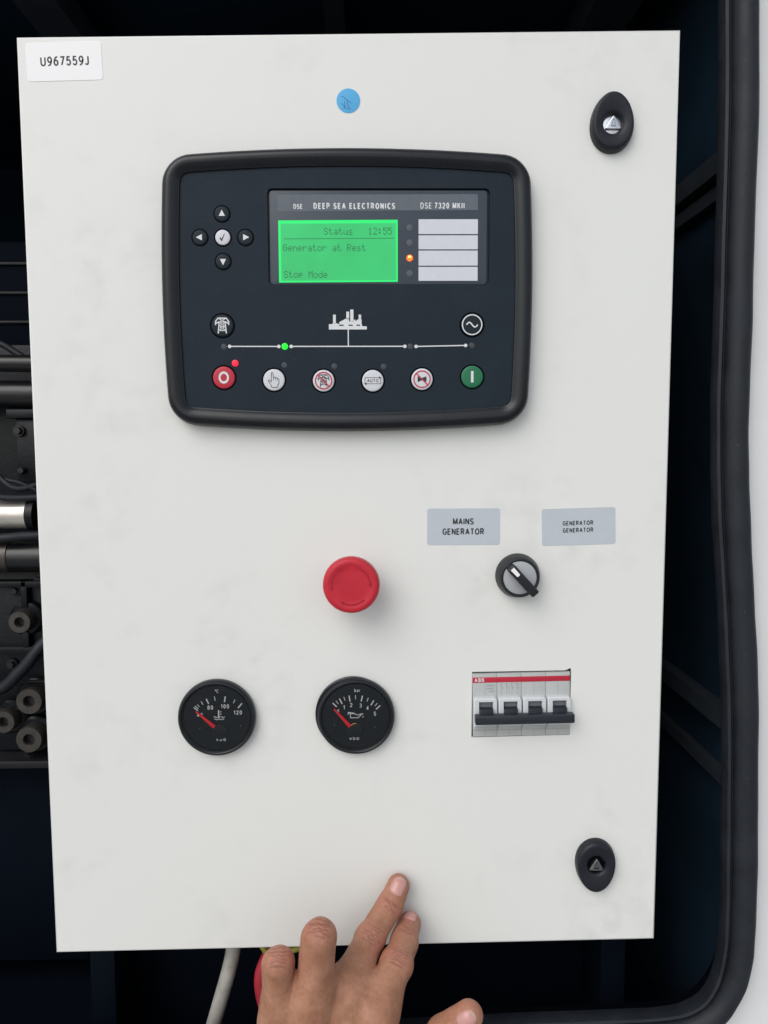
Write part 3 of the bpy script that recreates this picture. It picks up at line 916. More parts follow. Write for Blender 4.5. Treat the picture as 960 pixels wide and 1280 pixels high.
for x, z, mt, r in ((-76.8, 412.7, 'led_red', 2.2), (-44.4, 411.3, 'led_dim', 1.9), (-11.5, 410.4, 'led_dim', 1.9), (21.0, 410.1, 'led_dim', 1.9),
                    (-83.9, 423.3, 'led_dim', 1.9), (-44.0, 423.5, 'led_green', 2.15), (38.7, 423.3, 'led_dim', 1.9), (79.3, 423.8, 'led_dim', 1.9)):
    b = B(); b.lathe([(r, FH + 0.01), (r - 0.1, FH + 0.10), (r - 0.5, FH + 0.16)], (X(x), Z(z)), 24)
    o = b.build('indicator_lamp', M[mt], ctl)
    if mt != 'led_dim':
        o['label'] = 'lit %s indicator lamp' % mt[4:]
# mimic diagram: bus line with end dots and the plant drawing above it
b = B()
for (x0, z0), (x1, z1) in (((-80.2, 423.6), (-47.9, 423.5)), ((-39.8, 423.5), (35.0, 423.4)), ((42.4, 423.3), (75.1, 423.9))):
    b.stroke([(X(x0), Z(z0)), (X(x1), Z(z1))], 0.72, FH + 0.05)
    b.disc((X(x0), Z(z0)), 1.15, FH + 0.06, 16); b.disc((X(x1), Z(z1)), 1.15, FH + 0.06, 16)
b.stroke([(X(-2.2), Z(423.8)), (X(-2.2), Z(434.6))], 0.72, FH + 0.07)
b.build('mimic_line', M['white_print'], ctl, smooth=False)
b = B()
for poly in ([(-14.9, 434.4), (10.0, 434.4), (10.0, 436.4), (7.2, 436.4), (6.6, 438.0), (6.6, 440.9), (4.6, 441.2), (2.5, 439.6), (2.5, 441.0), (0.2, 439.6), (-1.5, 439.4), (-1.5, 441.6),
              (-3.6, 441.4), (-8.0, 439.2), (-8.0, 438.0), (-9.2, 438.0), (-9.2, 438.4), (-12.6, 438.4), (-12.6, 437.8), (-14.9, 437.8)],
             [(-12.1, 438.2), (-10.3, 438.2), (-10.3, 443.9), (-12.1, 443.9)], [(-3.4, 441), (-1.5, 441), (-1.5, 445.9), (-3.4, 445.9)],
             [(-0.8, 439.5), (1.3, 439.5), (1.3, 447.2), (-0.8, 447.2)], [(4.7, 440.9), (6.3, 440.9), (6.3, 443.9), (4.7, 443.9)]):
    b.poly([(X(x), Z(z)) for x, z in poly], FH + 0.06)
o = b.build('plant_symbol', M['white_print'], ctl, smooth=False)
b = B()
for x0, x1 in ((-8.2, -5.2), (-2.0, 0.8), (3.2, 5.6)):
    b.poly([(X(x0), Z(436.7)), (X(x1), Z(436.7)), (X(x1), Z(437.5)), (X(x0), Z(437.5))], FH + 0.09)
b.build('plant_windows', M['black_print'], o, smooth=False)


# ================================================================== quarter-turn locks
def egg(a, up, down, n=56, dx=0.0):
    pts = []
    for k in range(n):
        t = 2 * PI * k / n
        c, s_ = math.cos(t), math.sin(t)
        pts.append((a * c * (1 - 0.075 * s_), (up if s_ > 0 else down) * s_))
    return pts


def lock(label, x, z, rot, metal, tri):
    t = thing('cabinet_lock', label, 'lock', (x, z, 0), 'quarter-turn locks on the door')
    rt = lambda P: [(a * math.cos(rot) - c * math.sin(rot), a * math.sin(rot) + c * math.cos(rot)) for a, c in P]
    bl = B()
    loops = []
    for k, h, sh in ((1.0, 0, 0), (1.0, 1.2, 0), (0.985, 3.4, 0.1), (0.955, 5.2, 0.4), (0.92, 6.2, 0.6), (0.87, 6.6, 0.7), (0.80, 6.6, 0.7)):
        loops.append([(a, c + sh, h) for a, c in egg(14.1 * k, 20.0 * k, 18.0 * k)])
    n = len(loops[0])
    for r, h in ((8.6, 6.1), (7.0, 5.3), (6.4, 4.4), (6.3, 1.6)):
        loops.append([(r * math.cos(2 * PI * k / n), -0.4 + r * math.sin(2 * PI * k / n), h) for k in range(n)])
    bl.stack([[(q[0], q[1], p[2]) for q, p in zip(rt([(u[0], u[1]) for u in lp]), lp)] for lp in loops], cap1=False)
    bl.build('housing', M['lock'], t, angle=45)
    bl = B(); bl.lathe([(6.25, 1.7), (6.2, 2.4), (5.4, 2.7)], (0, -0.4), 32)
    bl.build('socket', M[metal], t)
    bl = B()
    tr = [(0.3, 5.4), (-5.5, -3.9), (5.7, -3.9)]
    rnd = []
    for i in range(3):
        p0, p, p1 = tr[i - 1], tr[i], tr[(i + 1) % 3]
        for k in range(5):
            u = k / 4
            q0 = (p[0] + (p0[0] - p[0]) * 0.17, p[1] + (p0[1] - p[1]) * 0.17)
            q1 = (p[0] + (p1[0] - p[0]) * 0.17, p[1] + (p1[1] - p[1]) * 0.17)
            rnd.append(((1 - u) ** 2 * q0[0] + 2 * u * (1 - u) * p[0] + u * u * q1[0], (1 - u) ** 2 * q0[1] + 2 * u * (1 - u) * p[1] + u * u * q1[1]))
    bl.prism(rnd, 2.6, 5.2, 0.5, 3)
    ins = bl.build('triangle_key', M[tri], t)
    bl = B(); bl.box(-1.5, 1.7, -2.3, -1.7, 5.22, 5.35); bl.stroke([(-0.9, -1.8), (-0.1, 2.0), (0.8, 2.0), (1.3, -1.8)], 0.35, 5.26)
    bl.build('key_mark', M['metal_dull'] if tri == 'metal' else M['moat'], ins)
    return t


lock('egg-shaped black lock with a bright metal triangle, upper right of the door', 170.8, 566.7, 0.0, 'metal', 'metal')
lock('egg-shaped black lock with a dull grey triangle, lower right corner of the door', 170.4, 61.6, PI, 'moat', 'metal_dull')

# ================================================================== emergency stop
es = thing('emergency_stop', 'red mushroom emergency stop button in the middle of the door', 'button', (-1.0, 267.0, 0))
B().lathe([(15, 0), (15, 3), (14, 4), (12, 4.2), (11.5, 16)], (0, 0), 56).build('collar', M['estop_collar'], es)
n = 288
b = B()
loops = []
for r, h, tooth in ((11.6, 12, 0), (16.5, 14.5, 0), (18.1, 16.6, 1), (18.6, 19, 1), (18.6, 23.5, 1), (18.2, 25.4, 1), (17.7, 26.4, 0), (17.0, 26.9, 0),
                    (15.8, 27.2, 0), (14.4, 27.25, 0), (14.0, 27.05, 0), (9, 27.0, 0), (4, 27.0, 0), (0.6, 27.0, 0)):
    loops.append([((r + 0.22 * tooth * (1 if (k // 2) % 2 else -1)) * math.cos(2 * PI * k / n), (r + 0.22 * tooth * (1 if (k // 2) % 2 else -1)) * math.sin(2 * PI * k / n), h) for k in range(n)])
b.stack(loops)
b.build('mushroom_head', M['estop'], es, angle=60)
for c in (40, 160, 280):            # three turn-to-release arrows round the face; darker red paints the groove shade
    b = B()
    arc = [(12.6 * math.cos(R(c + a)), 12.6 * math.sin(R(c + a))) for a in range(-34, 35, 4)]
    b.stroke(arc, 1.1, 27.12)
    e = R(c - 36)
    b.poly([(12.6 * math.cos(e - 0.16), 12.6 * math.sin(e - 0.16)), (11.2 * math.cos(e + 0.04), 11.2 * math.sin(e + 0.04)), (14.0 * math.cos(e + 0.04), 14.0 * math.sin(e + 0.04))], 27.3)
    b.build('turn_arrow', M['estop_dark'], es)

# ================================================================== selector switch
sw = thing('selector_switch', 'black rotary selector switch with pale grey face below the labels', 'switch', (112.7, 268.9, 0))
B().lathe([(15.3, 0), (15.3, 1.5), (15.0, 3.0), (13.6, 9.5), (13.1, 10.4), (12.2, 10.7), (11.4, 10.4), (11.2, 9.4)], (0, 0), 64, cap1=False).build('bezel_ring', M['switch_black'], sw)
B().lathe([(11.4, 9.2), (11.3, 9.9), (10.9, 10.1)], (0, 0), 64).build('face_disc', M['switch_disc'], sw)
ang = R(-47.5)
rt = lambda P: [(a * math.cos(ang) - c * math.sin(ang), a * math.sin(ang) + c * math.cos(ang)) for a, c in P]
b = B(); b.prism(rt(rrect(-11.0, 13.8, -3.0, 3.0, 1.3)), 9.4, 19.5, 1.1, 4)
b.build('knob', M['switch_black'], sw)
b = B(); b.prism(rt([(-10.2, -1.45), (-4.0, -1.25), (-3.6, 0), (-4.0, 1.25), (-10.2, 1.45)]), 19.3, 19.7)
b.build('pointer_insert', M['sticker'], sw)


# ================================================================== gauges
def gauge(label, x, z):
    t = thing('pressure_gauge' if 'pressure' in label else 'temperature_gauge', label, 'gauge', (x, z, 0), 'round dial gauges')
    B().lathe([(26.2, 0), (26.8, 1.0), (26.9, 3.8), (26.5, 5.4), (25.7, 6.3), (24.8, 6.5), (24.0, 6.1), (23.6, 5.6), (23.3, 5.5), (23.0, 4.4), (22.9, 3.8)], (0, 0), 96, cap1=False).build('rim', M['gauge_black'], t)
    B().disc((0, 0), 23.2, 2.8, 64).build('dial', M['dial'], t)
    return t


def needle(t, p0, p1):
    dx, dz = p1[0] - p0[0], p1[1] - p0[1]
    l = math.hypot(dx, dz)
    nx, nz = -dz / l, dx / l
    bl = B(); bl.prism([(p0[0] - nx * 1.35, p0[1] - nz * 1.35), (p0[0] + nx * 1.35, p0[1] + nz * 1.35), (p1[0] + nx * 0.55, p1[1] + nz * 0.55), (p1[0] - nx * 0.55, p1[1] - nz * 0.55)][::-1], 3.9, 4.6, 0.2, 2, cap0=True)
    return bl.build('needle', M['needle'], t)


def q(cx, cy, ox, oy): return ((cx - ox) / 15.8, (oy - cy) / 15.8)


t = gauge('round black coolant temperature gauge marked in degrees, left of the two gauges', -95.4, 170.9)
g = lambda cx, cy: q(cx, cy, 487, 497)
b = B()
for (a, c, w) in (((240, 378), (288, 415), 0.75), ((254, 360), (290, 392), 0.55), ((280, 345), (304, 372), 0.45), ((322, 310), (342, 346), 0.5), ((378, 282), (404, 338), 0.85),
                  ((468, 255), (476, 302), 0.5), ((586, 256), (576, 320), 0.85), ((692, 292), (672, 332), 0.5), ((765, 335), (722, 388), 0.85)):
    b.stroke([g(*a), g(*c)], w, 2.9)
for s_, cx, cy in (('80', 420, 380), ('100', 580, 367), ('120', 719, 437), ('40', 305, 462)):
    b.text(s_, 3.0, *g(cx, cy), 2.9, sx=0.9, weight=0.17, spacing=0.24)
b.text('\u00b0C', 2.4, *g(494, 198), 2.9, sx=0.8, weight=0.16, spacing=0.16)
b.stroke([g(510, 410), g(510, 490)], 0.9, 2.9); b.disc(g(510, 487), 0.75, 2.91, 12)
for yy in (425, 442, 459):
    b.stroke([g(524, yy), g(540, yy)], 0.35, 2.9)
for y0, xs in ((487, ((455, 495), (530, 575))), (512, ((462, 568),))):
    for x0, x1 in xs:
        b.stroke([(g(x0 + (x1 - x0) * k / 16, y0)[0], g(0, y0)[1] + 0.28 * math.sin(k / 16 * (x1 - x0) / 6.5)) for k in range(17)], 0.5, 2.9)
b.text('VDO', 1.9, *g(530, 742), 2.9, sx=1.35, weight=0.24, spacing=0.3)
b.build('dial_markings', M['sticker'], t, smooth=False)
for cx, cy in ((300, 612), (745, 585)):
    B().disc(g(cx, cy), 0.6, 2.9, 12).build('dial_screw', M['led_off'], t)
B().lathe([(5.6, 2.85), (5.4, 3.6), (4.8, 3.8)], g(520, 650), 40).build('hub_cover', M['hub'], t)
needle(t, g(466, 590), g(268, 415))
B().disc((0, 0), 23.9, 6.35, 64).build('cover_glass', M['glass'], t)
for c_ in t.children:
    if c_.name.split('.')[0] in ('dial', 'dial_markings', 'dial_screw', 'hub_cover', 'needle', 'needle_spring'):
        c_.location.y -= 1.6 * MM                # the dial sits just under the glass

t = gauge('round black oil pressure gauge marked in bar with a loose retaining ring behind it', 1.0, 171.2)
b = B(); b.lathe([(25.8, 0), (26.3, 0.8), (26.3, 3.4), (25.6, 4.0), (24.8, 4.0)], (-1.9, 1.3), 80, cap1=False)
o = b.build('retaining_ring', M['gauge_black'], t)
g = lambda cx, cy: q(cx, cy, 476, 472)
b = B()
for (a, c, w) in (((222, 318), (266, 362), 0.85), ((258, 292), (284, 330), 0.5), ((296, 268), (326, 330), 0.85), ((344, 250), (358, 292), 0.5), ((402, 235), (412, 302), 0.85),
                  ((472, 230), (472, 278), 0.5), ((548, 238), (534, 302), 0.85), ((612, 262), (598, 304), 0.5), ((672, 292), (640, 346), 0.85), ((710, 322), (684, 356), 0.5), ((742, 350), (696, 392), 0.85)):
    b.stroke([g(*a), g(*c)], w, 2.9)
for s_, cx, cy in (('1', 345, 368), ('2', 424, 342), ('3', 527, 348), ('4', 603, 377), ('5', 683, 442)):
    b.text(s_, 3.0, *g(cx, cy), 2.9, sx=0.9, weight=0.17, spacing=0.24)
b.text('0', 2.6, *g(280, 408), 2.9, sx=0.8, weight=0.2)
b.text('bar', 2.5, *g(492, 178), 2.9, sx=0.85, weight=0.15, spacing=0.2)
# oil can symbol
b.stroke([g(*k) for k in ((414, 440), (416, 486), (500, 486), (545, 440), (555, 448))], 0.55, 2.9)
b.stroke([g(*k) for k in ((545, 440), (490, 456), (462, 440), (414, 440))], 0.55, 2.91)
b.stroke([g(*k) for k in ((390, 450), (392, 425), (418, 440))], 0.6, 2.9)
b.stroke([g(*k) for k in ((392, 425), (455, 432))], 0.5, 2.9)
b.disc(g(552, 475), 0.45, 2.9, 10)
b.text('VDO', 1.9, *g(455, 722), 2.9, sx=1.35, weight=0.24, spacing=0.3)
b.build('dial_markings', M['sticker'], t, smooth=False)
for cx, cy in ((238, 566), (684, 596)):
    B().disc(g(cx, cy), 0.6, 2.9, 12).build('dial_screw', M['led_off'], t)
B().lathe([(5.6, 2.85), (5.4, 3.6), (4.8, 3.8)], g(470, 620), 40).build('hub_cover', M['hub'], t)
needle(t, g(412, 575), g(238, 378))
B().stroke(smooth_path([g(424, 560), g(440, 545), g(478, 538)], 5), 0.6, 4.7).build('needle_spring', M['amber_wire'], t)
B().disc((0, 0), 23.9, 6.35, 64).build('cover_glass', M['glass'], t)
for c_ in t.children:
    if c_.name.split('.')[0] in ('dial', 'dial_markings', 'dial_screw', 'hub_cover', 'needle', 'needle_spring'):
        c_.location.y -= 1.6 * MM                # the dial sits just under the glass

# ================================================================== circuit breaker, four linked poles
br = thing('circuit_breaker', 'grey four-pole circuit breaker with red stripe and linked black toggles', 'circuit breaker', (82.8, 154.3, 0), tilt=R(0.9))
PW = 17.05
for i in range(4):
    x0 = i * PW
    b = B()
    # each pole: low shoulders above and below, raised middle where the toggle sits
    b.box(x0 + 0.06, x0 + PW - 0.06, 0.2, 45.2, -40, 0.6, 0.35)
    b.box(x0 + 0.3, x0 + PW - 0.3, 5.2, 9.0, 0.4, 1.0, 0.25)
    b.build('pole', M['breaker'], br)
    b = B()
    rim = [(x0 + 0.5, 9.0), (x0 + PW - 0.5, 9.0), (x0 + PW - 0.5, 27.7), (x0 + PW - 1.6, 28.9), (x0 + 1.6, 28.9), (x0 + 0.5, 27.7)]
    open_ = [(x0 + 3.9, 11.0), (x0 + 13.6, 11.0), (x0 + 13.6, 26.6), (x0 + 3.9, 26.6)]
    b.stack([[(a, c, 0.4) for a, c in rim], [(a, c, 4.6) for a, c in rim], [(a, c, 5.2) for a, c in inset(rim, 0.5)]], cap1=False)
    b.fill([inset(rim, 0.5), open_], 5.2)
    l0, l1 = b.loop([(a, c, 5.2) for a, c in open_]), b.loop([(a, c, 0.9) for a, c in open_])
    b.bridge(l1, l0)
    b.build('toggle_surround', M['breaker_light'], br)
    b = B(); b.box(x0 + 4.4, x0 + 13.1, 21.4, 26.2, 0.7, 2.6, 0.3); o = b.build('position_plate', M['toggle_plate'], br)
    b = B(); b.box(x0 + 4.2, x0 + 13.3, 11.4, 22.2, 0.8, 8.5, 0.6); b.build('toggle', M['toggle'], br)
b = B(); b.prism(rrect(0.3, 68.6, 12.9, 19.2, 0.9, 3), 7.6, 13.0, 1.0, 3, cap0=True)
bar = b.build('linking_bar', M['toggle'], br)
b = B(); b.box(0.9, 68.0, 15.0, 15.5, 13.02, 13.25, 0.1); b.build('bar_ridge', M['toggle'], bar)
b = B(); b.box(0.15, 68.05, 39.0, 42.7, 0.45, 0.85, 0.1)
stripe = b.build('red_stripe', M['red_button'], br)
B().text('ABB', 2.7, 4.8, 40.85, 0.9, sx=1.0, weight=0.19, spacing=0.22).build('lettering', M['white_print'], stripe, smooth=False)
b = B()
for r_, (x0, x1, step) in enumerate(((9.6, 15.0, 1.15), (9.6, 14.4, 1.0), (11.8, 15.0, 0.9))):
    xx = x0
    while xx < x1:
        b.poly([(xx, 36.4 - r_ * 2.1), (xx + step * 0.66, 36.4 - r_ * 2.1), (xx + step * 0.66, 37.2 - r_ * 2.1), (xx, 37.2 - r_ * 2.1)], 0.68)
        xx += step
for k in range(4):
    x0 = 20.0 + k * 3.7
    b.stroke([(x0, 38.2), (x0, 35.6), (x0 + 1.2, 35.2), (x0 + 0.2, 33.8)], 0.34, 0.68)
    b.stroke([(x0 + 0.1, 32.6), (x0 + 0.1, 30.2)], 0.34, 0.68)
    b.stroke([(x0 - 0.8, 37.6), (x0 + 0.8, 37.6)], 0.3, 0.69)
b.build('printed_diagram', M['breaker_print'], br, smooth=False)
b = B()
for i in range(4):
    b.stroke([(i * PW + 8.6, 0.6), (i * PW + 8.6, 4.8)], 0.22, 0.66); b.stroke([(i * PW + 8.6, 30), (i * PW + 8.6, 38)], 0.16, 0.66)
b.stroke([(0.4, 4.9), (67.8, 4.9)], 0.3, 0.67)
b.build('moulding_lines', M['breaker_print'], br, smooth=False)


# ================================================================== cables under the cabinet
def cable(name, label, pts, r, material, n=16):
    bl = B(); bl.tube(smooth_path(pts, 10), r, n)
    return tag(bl.build(name, M[material]), label, 'cable')


cable('power_cable', 'thick dirty white cable hanging below the cabinet', [(-88, 30, -45), (-91.5, 5, -38), (-94.5, -23, -30), (-98.3, -40, -30), (-104, -60, -30), (-111, -84, -31), (-124, -130, -40), (-140, -178, -60)], 5.6, 'cable_white')
cable('earth_wire', 'thin yellow-green wire looping behind the curled fingers', [(-76, 28, -30), (-74, 2, -20), (-71, -8, -16), (-66, -16, -14), (-64, -34, -14), (-66, -56, -16), (-70, -100, -24), (-74, -178, -40)], 2.3, 'cable_yellow', 12)
cable('earth_wire', 'thin yellow-green wire passing sideways between the two curled fingers', [(-72, -8, -34), (-60, -14, -22), (-49, -15, -18), (-38, -10, -18), (-22, 2, -24), (-10, 20, -30)], 2.3, 'cable_yellow', 12)
cable('supply_cable', 'red cable bowing out beside the little finger', [(-50, 20, -34), (-58, -4, -24), (-66, -18, -18), (-71.5, -32, -16), (-71.5, -46, -16), (-68, -62, -16), (-60, -100, -22), (-56, -178, -40)], 4.6, 'cable_red')
pts = smooth_path([(20, 26, -44), (40, 2, -36), (66, -12, -34), (96, -16, -34), (126, -11, -36), (146, 4, -40), (156, 28, -48)], 40)
b = B(); b.tube(pts, [3.6 + 0.7 * math.sin(i * 2 * PI / 5) for i in range(len(pts))], 14)
tag(b.build('corrugated_conduit', M['interior'], angle=60), 'dark corrugated conduit sagging just below the door edge', 'conduit')

# ================================================================== hand pressing the door
MIDDLE = [(-7.0, -64, 8.0), (9.9, -31, 26.5), (23.4, -15.5, 39.5), (30.3, -9.0, 50.8)]
INDEX = [(14.2, -68, 0.5), (27.6, -44, 17.5), (33.8, -25.5, 21.5), (37.8, -11.5, 24.2)]
RING = [(-27.0, -71, 5.5), (-20.8, -71, 54.6), (-21.8, -49, 35.0), (-22.6, -35, 16.0)]
LITTLE = [(-47.5, -66, -3.5), (-46.2, -72, 38.2), (-47.2, -53, 22.0), (-47.6, -41, 7.0)]
THUMB = [(22, -86, -74), (38, -70, -40), (56.5, -66, -14.0), (72.5, -70, 1.5)]
RAD = {'m': (12.0, 9.9, 8.8, 8.0), 'i': (11.8, 10.3, 9.2, 7.9), 'r': (12.2, 11.3, 8.8, 7.4), 'l': (11.2, 10.4, 7.6, 6.4), 't': (13.5, 12.0, 10.6, 8.8)}


def cone_sd(P, a, b_, r1, r2):
    """signed distance to a round cone"""
    a = np.array(a, np.float32); ba = np.array(b_, np.float32) - a
    l2 = float(ba @ ba); rr = r1 - r2; a2 = l2 - rr * rr; il2 = 1.0 / l2
    pa = P - a
    y = pa @ ba
    z = y - l2
    x2 = (pa * pa).sum(1) * (l2 * l2) + y * y * (il2 ** 0 * l2) - 2 * l2 * y * y
    x2 = np.maximum(x2, 0)
    y2 = y * y * l2
    z2 = z * z * l2
    k = np.sign(rr) * rr * rr * x2
    out = (np.sqrt(x2 * a2 * il2) + y * rr) * il2 - r1
    m1 = np.sign(z) * a2 * z2 > k
    m2 = np.sign(y) * a2 * y2 < k
    out = np.where(m2, np.sqrt(x2 + y2) * il2 - r1, out)
    out = np.where(m1, np.sqrt(x2 + z2) * il2 - r2, out)
    return out


def smin(a, b_, k):
    h = np.clip(0.5 + 0.5 * (b_ - a) / k, 0, 1)
    return b_ + (a - b_) * h - k * h * (1 - h)


def hand_sdf(P):
    P = P.astype(np.float32)
    WR = [(-34, -92, -84), (-22, -95, -84), (-10, -96, -84), (4, -94, -82)]
    mc = [LITTLE[0], RING[0], MIDDLE[0], INDEX[0]]
    palm = None
    for (w, m, r1) in zip(WR, mc, (12.0, 12.5, 12.5, 12.5)):
        c = tuple(m[i] + (0, 7.0, -4.0)[i] for i in range(3))       # metacarpals lie a little below the knuckles
        d = cone_sd(P, c, w, 12.2, r1 + 3)
        palm = d if palm is None else smin(palm, d, 12)
    for a_, c_ in ((LITTLE[0], RING[0]), (RING[0], MIDDLE[0]), (MIDDLE[0], INDEX[0])):   # webs across the knuckles
        palm = smin(palm, cone_sd(P, tuple(a_[i] + (0, 2, -2)[i] for i in range(3)), tuple(c_[i] + (0, 2, -2)[i] for i in range(3)), 10.6, 10.6), 9)
    palm = smin(palm, cone_sd(P, (-18, -88, -60), (-10, -80, -20), 21, 16), 14)
    palm = smin(palm, cone_sd(P, (-24, -95, -86), (-34, -112, -196), 25, 27), 16)
    palm = smin(palm, cone_sd(P, (-6, -95, -86), (-10, -112, -196), 25, 27), 16)
    for Fa, Fb, ta, tb, rw in ((LITTLE, RING, 0.42, 0.30, 7.5), (RING, MIDDLE, 0.40, 0.34, 7.5), (MIDDLE, INDEX, 0.42, 0.36, 7.0)):      # skin between the fingers
        pa = tuple(Fa[0][i] + (Fa[1][i] - Fa[0][i]) * ta + (0, 1, 0)[i] for i in range(3))
        pb = tuple(Fb[0][i] + (Fb[1][i] - Fb[0][i]) * tb + (0, 1, 0)[i] for i in range(3))
        palm = smin(palm, cone_sd(P, pa, pb, rw, rw), 6)
        pa = tuple(Fa[0][i] + (Fa[1][i] - Fa[0][i]) * 0.2 + (0, 0.5, 0)[i] for i in range(3))
        pb = tuple(Fb[0][i] + (Fb[1][i] - Fb[0][i]) * 0.16 + (0, 0.5, 0)[i] for i in range(3))
        palm = smin(palm, cone_sd(P, pa, pb, 9.6, 9.6), 8)
    for m, w in zip(mc, WR):                                       # extensor tendons and knuckle heads
        top = tuple(m[i] + (0, -2.6, 1.0)[i] for i in range(3))
        mid = tuple(0.5 * m[i] + 0.5 * w[i] + (0, -6.5, 2.0)[i] for i in range(3))
        palm = smin(palm, cone_sd(P, top, mid, 6.6, 2.2), 7)
    out = None
    for J, key, kk in ((LITTLE, 'l', 7), (RING, 'r', 7), (MIDDLE, 'm', 7), (INDEX, 'i', 7), (THUMB, 't', 12)):
        r = RAD[key]
        kc = 1.0 if key in 'rl' else 3.0
        d = smin(cone_sd(P, J[0], J[1], r[0], r[1] * 0.985), cone_sd(P, J[1], J[2], r[1] * 0.97, r[2]), kc)
        d = smin(d, cone_sd(P, J[2], J[3], r[2], r[3]), kc)
        # mid-phalanx flesh a little slimmer than the joints: knuckle swellings
        if key not in 'rl':
            d = smin(d, cone_sd(P, J[1], tuple(J[1][i] + 0.01 for i in range(3)), r[1] * 1.01, r[1] * 1.0), 3.0)
        if key != 't':
            d = smin(d, palm, kk)
        else:
            d = smin(d, palm, 13)
        out = d if out is None else smin(out, d, 0.8)
    return out


VOX, BS = 0.6, 8
lo = np.array([-82.0, -146.0, -190.0]); hi = np.array([94.0, 4.0, 70.0])
nb = [int(math.ceil(q_ / VOX / BS)) for q_ in (hi - lo)]
arr = np.empty([q_ * BS for q_ in nb], np.float32)
bi = np.stack(np.meshgrid(*[np.arange(q_) for q_ in nb], indexing='ij'), -1).reshape(-1, 3)
cd = hand_sdf((bi * BS + BS / 2) * VOX + lo)                    # one sample per block; only blocks near the skin are filled finely
for q_, d_ in zip(bi, cd):
    arr[q_[0] * BS:(q_[0] + 1) * BS, q_[1] * BS:(q_[1] + 1) * BS, q_[2] * BS:(q_[2] + 1) * BS] = d_
near = bi[np.abs(cd) < VOX * BS * 0.87 + 2.0]
cell = np.stack(np.meshgrid(*[np.arange(BS)] * 3, indexing='ij'), -1).reshape(-1, 3)
for c0 in range(0, len(near), 1500):
    nbk = near[c0:c0 + 1500]
    P = ((nbk[:, None, :] * BS + cell[None]) * VOX + lo).reshape(-1, 3)
    D = hand_sdf(P).reshape(len(nbk), BS, BS, BS)
    for q_, d_ in zip(nbk, D):
        arr[q_[0] * BS:(q_[0] + 1) * BS, q_[1] * BS:(q_[1] + 1) * BS, q_[2] * BS:(q_[2] + 1) * BS] = d_
import openvdb
grid = openvdb.FloatGrid(10.0)
grid.copyFromArray(arr)
pts_, quads = grid.convertToQuads(isovalue=0.0)
V = np.array(pts_) * VOX + lo


def grad(Pn, e=0.6):
    g_ = np.stack([hand_sdf(Pn + np.array(o_) * e) - hand_sdf(Pn - np.array(o_) * e) for o_ in ((1, 0, 0), (0, 1, 0), (0, 0, 1))], 1)
    return g_ / (np.linalg.norm(g_, axis=1, keepdims=True) + 1e-9)


V = V - grad(V) * hand_sdf(V)[:, None]         # snap to the exact surface
NRM = grad(V)


def unit(v): return np.array(v, float) / (np.linalg.norm(v) + 1e-9)


disp = np.zeros(len(V)); blush = np.zeros(len(V)); crease = np.zeros(len(V))
view = unit((0.0, -0.85, 0.5))
for J, key in ((MIDDLE, 'm'), (INDEX, 'i'), (RING, 'r'), (LITTLE, 'l'), (THUMB, 't')):
    J = [np.array(j, float) for j in J]
    for ji, amp, wd in ((1, 0.5, 6.5), (2, 0.38, 4.0)):
        j = J[ji]; a0 = unit(J[ji - 1] - j); a1 = unit(J[ji + 1] - j)
        ax = unit(a1 - a0)
        dors = -(a0 + a1)
        dors = unit(dors) if np.linalg.norm(dors) > 0.45 else unit(view - ax * (view @ ax))
        side = np.cross(ax, dors)
        rel = V - j
        s_ = rel @ ax; sd_ = rel @ side; dist = np.linalg.norm(rel, axis=1)
        reach = RAD[key][ji]
        msk = np.clip((NRM @ dors - 0.05) / 0.5, 0, 1) * (dist < reach * 2.0)
        rj = np.random.RandomState(int(abs(J[1][0] * 7 + J[2][2] * 3)) + ji)
        for s0 in ((-5.2, -3.2, -1.4, 0.5, 2.3, 4.6) if ji == 1 else (-2.6, -0.9, 0.8, 2.4)):
            s0 += rj.uniform(-0.5, 0.5)
            half = reach * rj.uniform(0.45, 0.85) * (1 - 0.05 * abs(s0)); off = rj.uniform(-1.5, 1.5)
            bend = rj.uniform(0.008, 0.03) * (1 if s0 > 0 else -1)
            line = s0 + bend * (sd_ - off) ** 2 + 0.3 * np.sin(sd_ * rj.uniform(0.7, 1.5) + rj.uniform(0, 6))
            k_ = msk * np.exp(-((s_ - line) / 0.55) ** 2) * np.clip(1.3 - (np.abs(sd_ - off) / half) ** 3, 0, 1) * rj.uniform(0.6, 1.0)
            disp -= amp * k_
            crease += k_
        blush += 0.75 * msk * np.exp(-(s_ / wd) ** 2)
    tip = J[3]
    blush += 0.9 * np.exp(-(np.linalg.norm(V - tip, axis=1) / (RAD[key][3] * 1.25)) ** 2)
# soft unevenness of the back of the hand
rng = np.random.RandomState(3)
for _ in range(26):
    kv = rng.normal(size=3) * 0.16
    disp += 0.055 * np.sin(V @ kv + rng.uniform(0, 6.28))
V = V + NRM * disp[:, None]
me = bpy.data.meshes.new('person')
me.from_pydata([tuple(v * MM) for v in V], [], [tuple(int(k) for k in q_) for q_ in quads])
bm = bmesh.new(); bm.from_mesh(me); bmesh.ops.recalc_face_normals(bm, faces=bm.faces[:]); bm.to_mesh(me); bm.free()
me.shade_smooth()
at = me.attributes.new('blush', 'FLOAT', 'POINT'); at.data.foreach_set('value', np.clip(blush, 0, 1).astype(np.float32))
at = me.attributes.new('crease', 'FLOAT', 'POINT'); at.data.foreach_set('value', np.clip(crease, 0, 1).astype(np.float32))


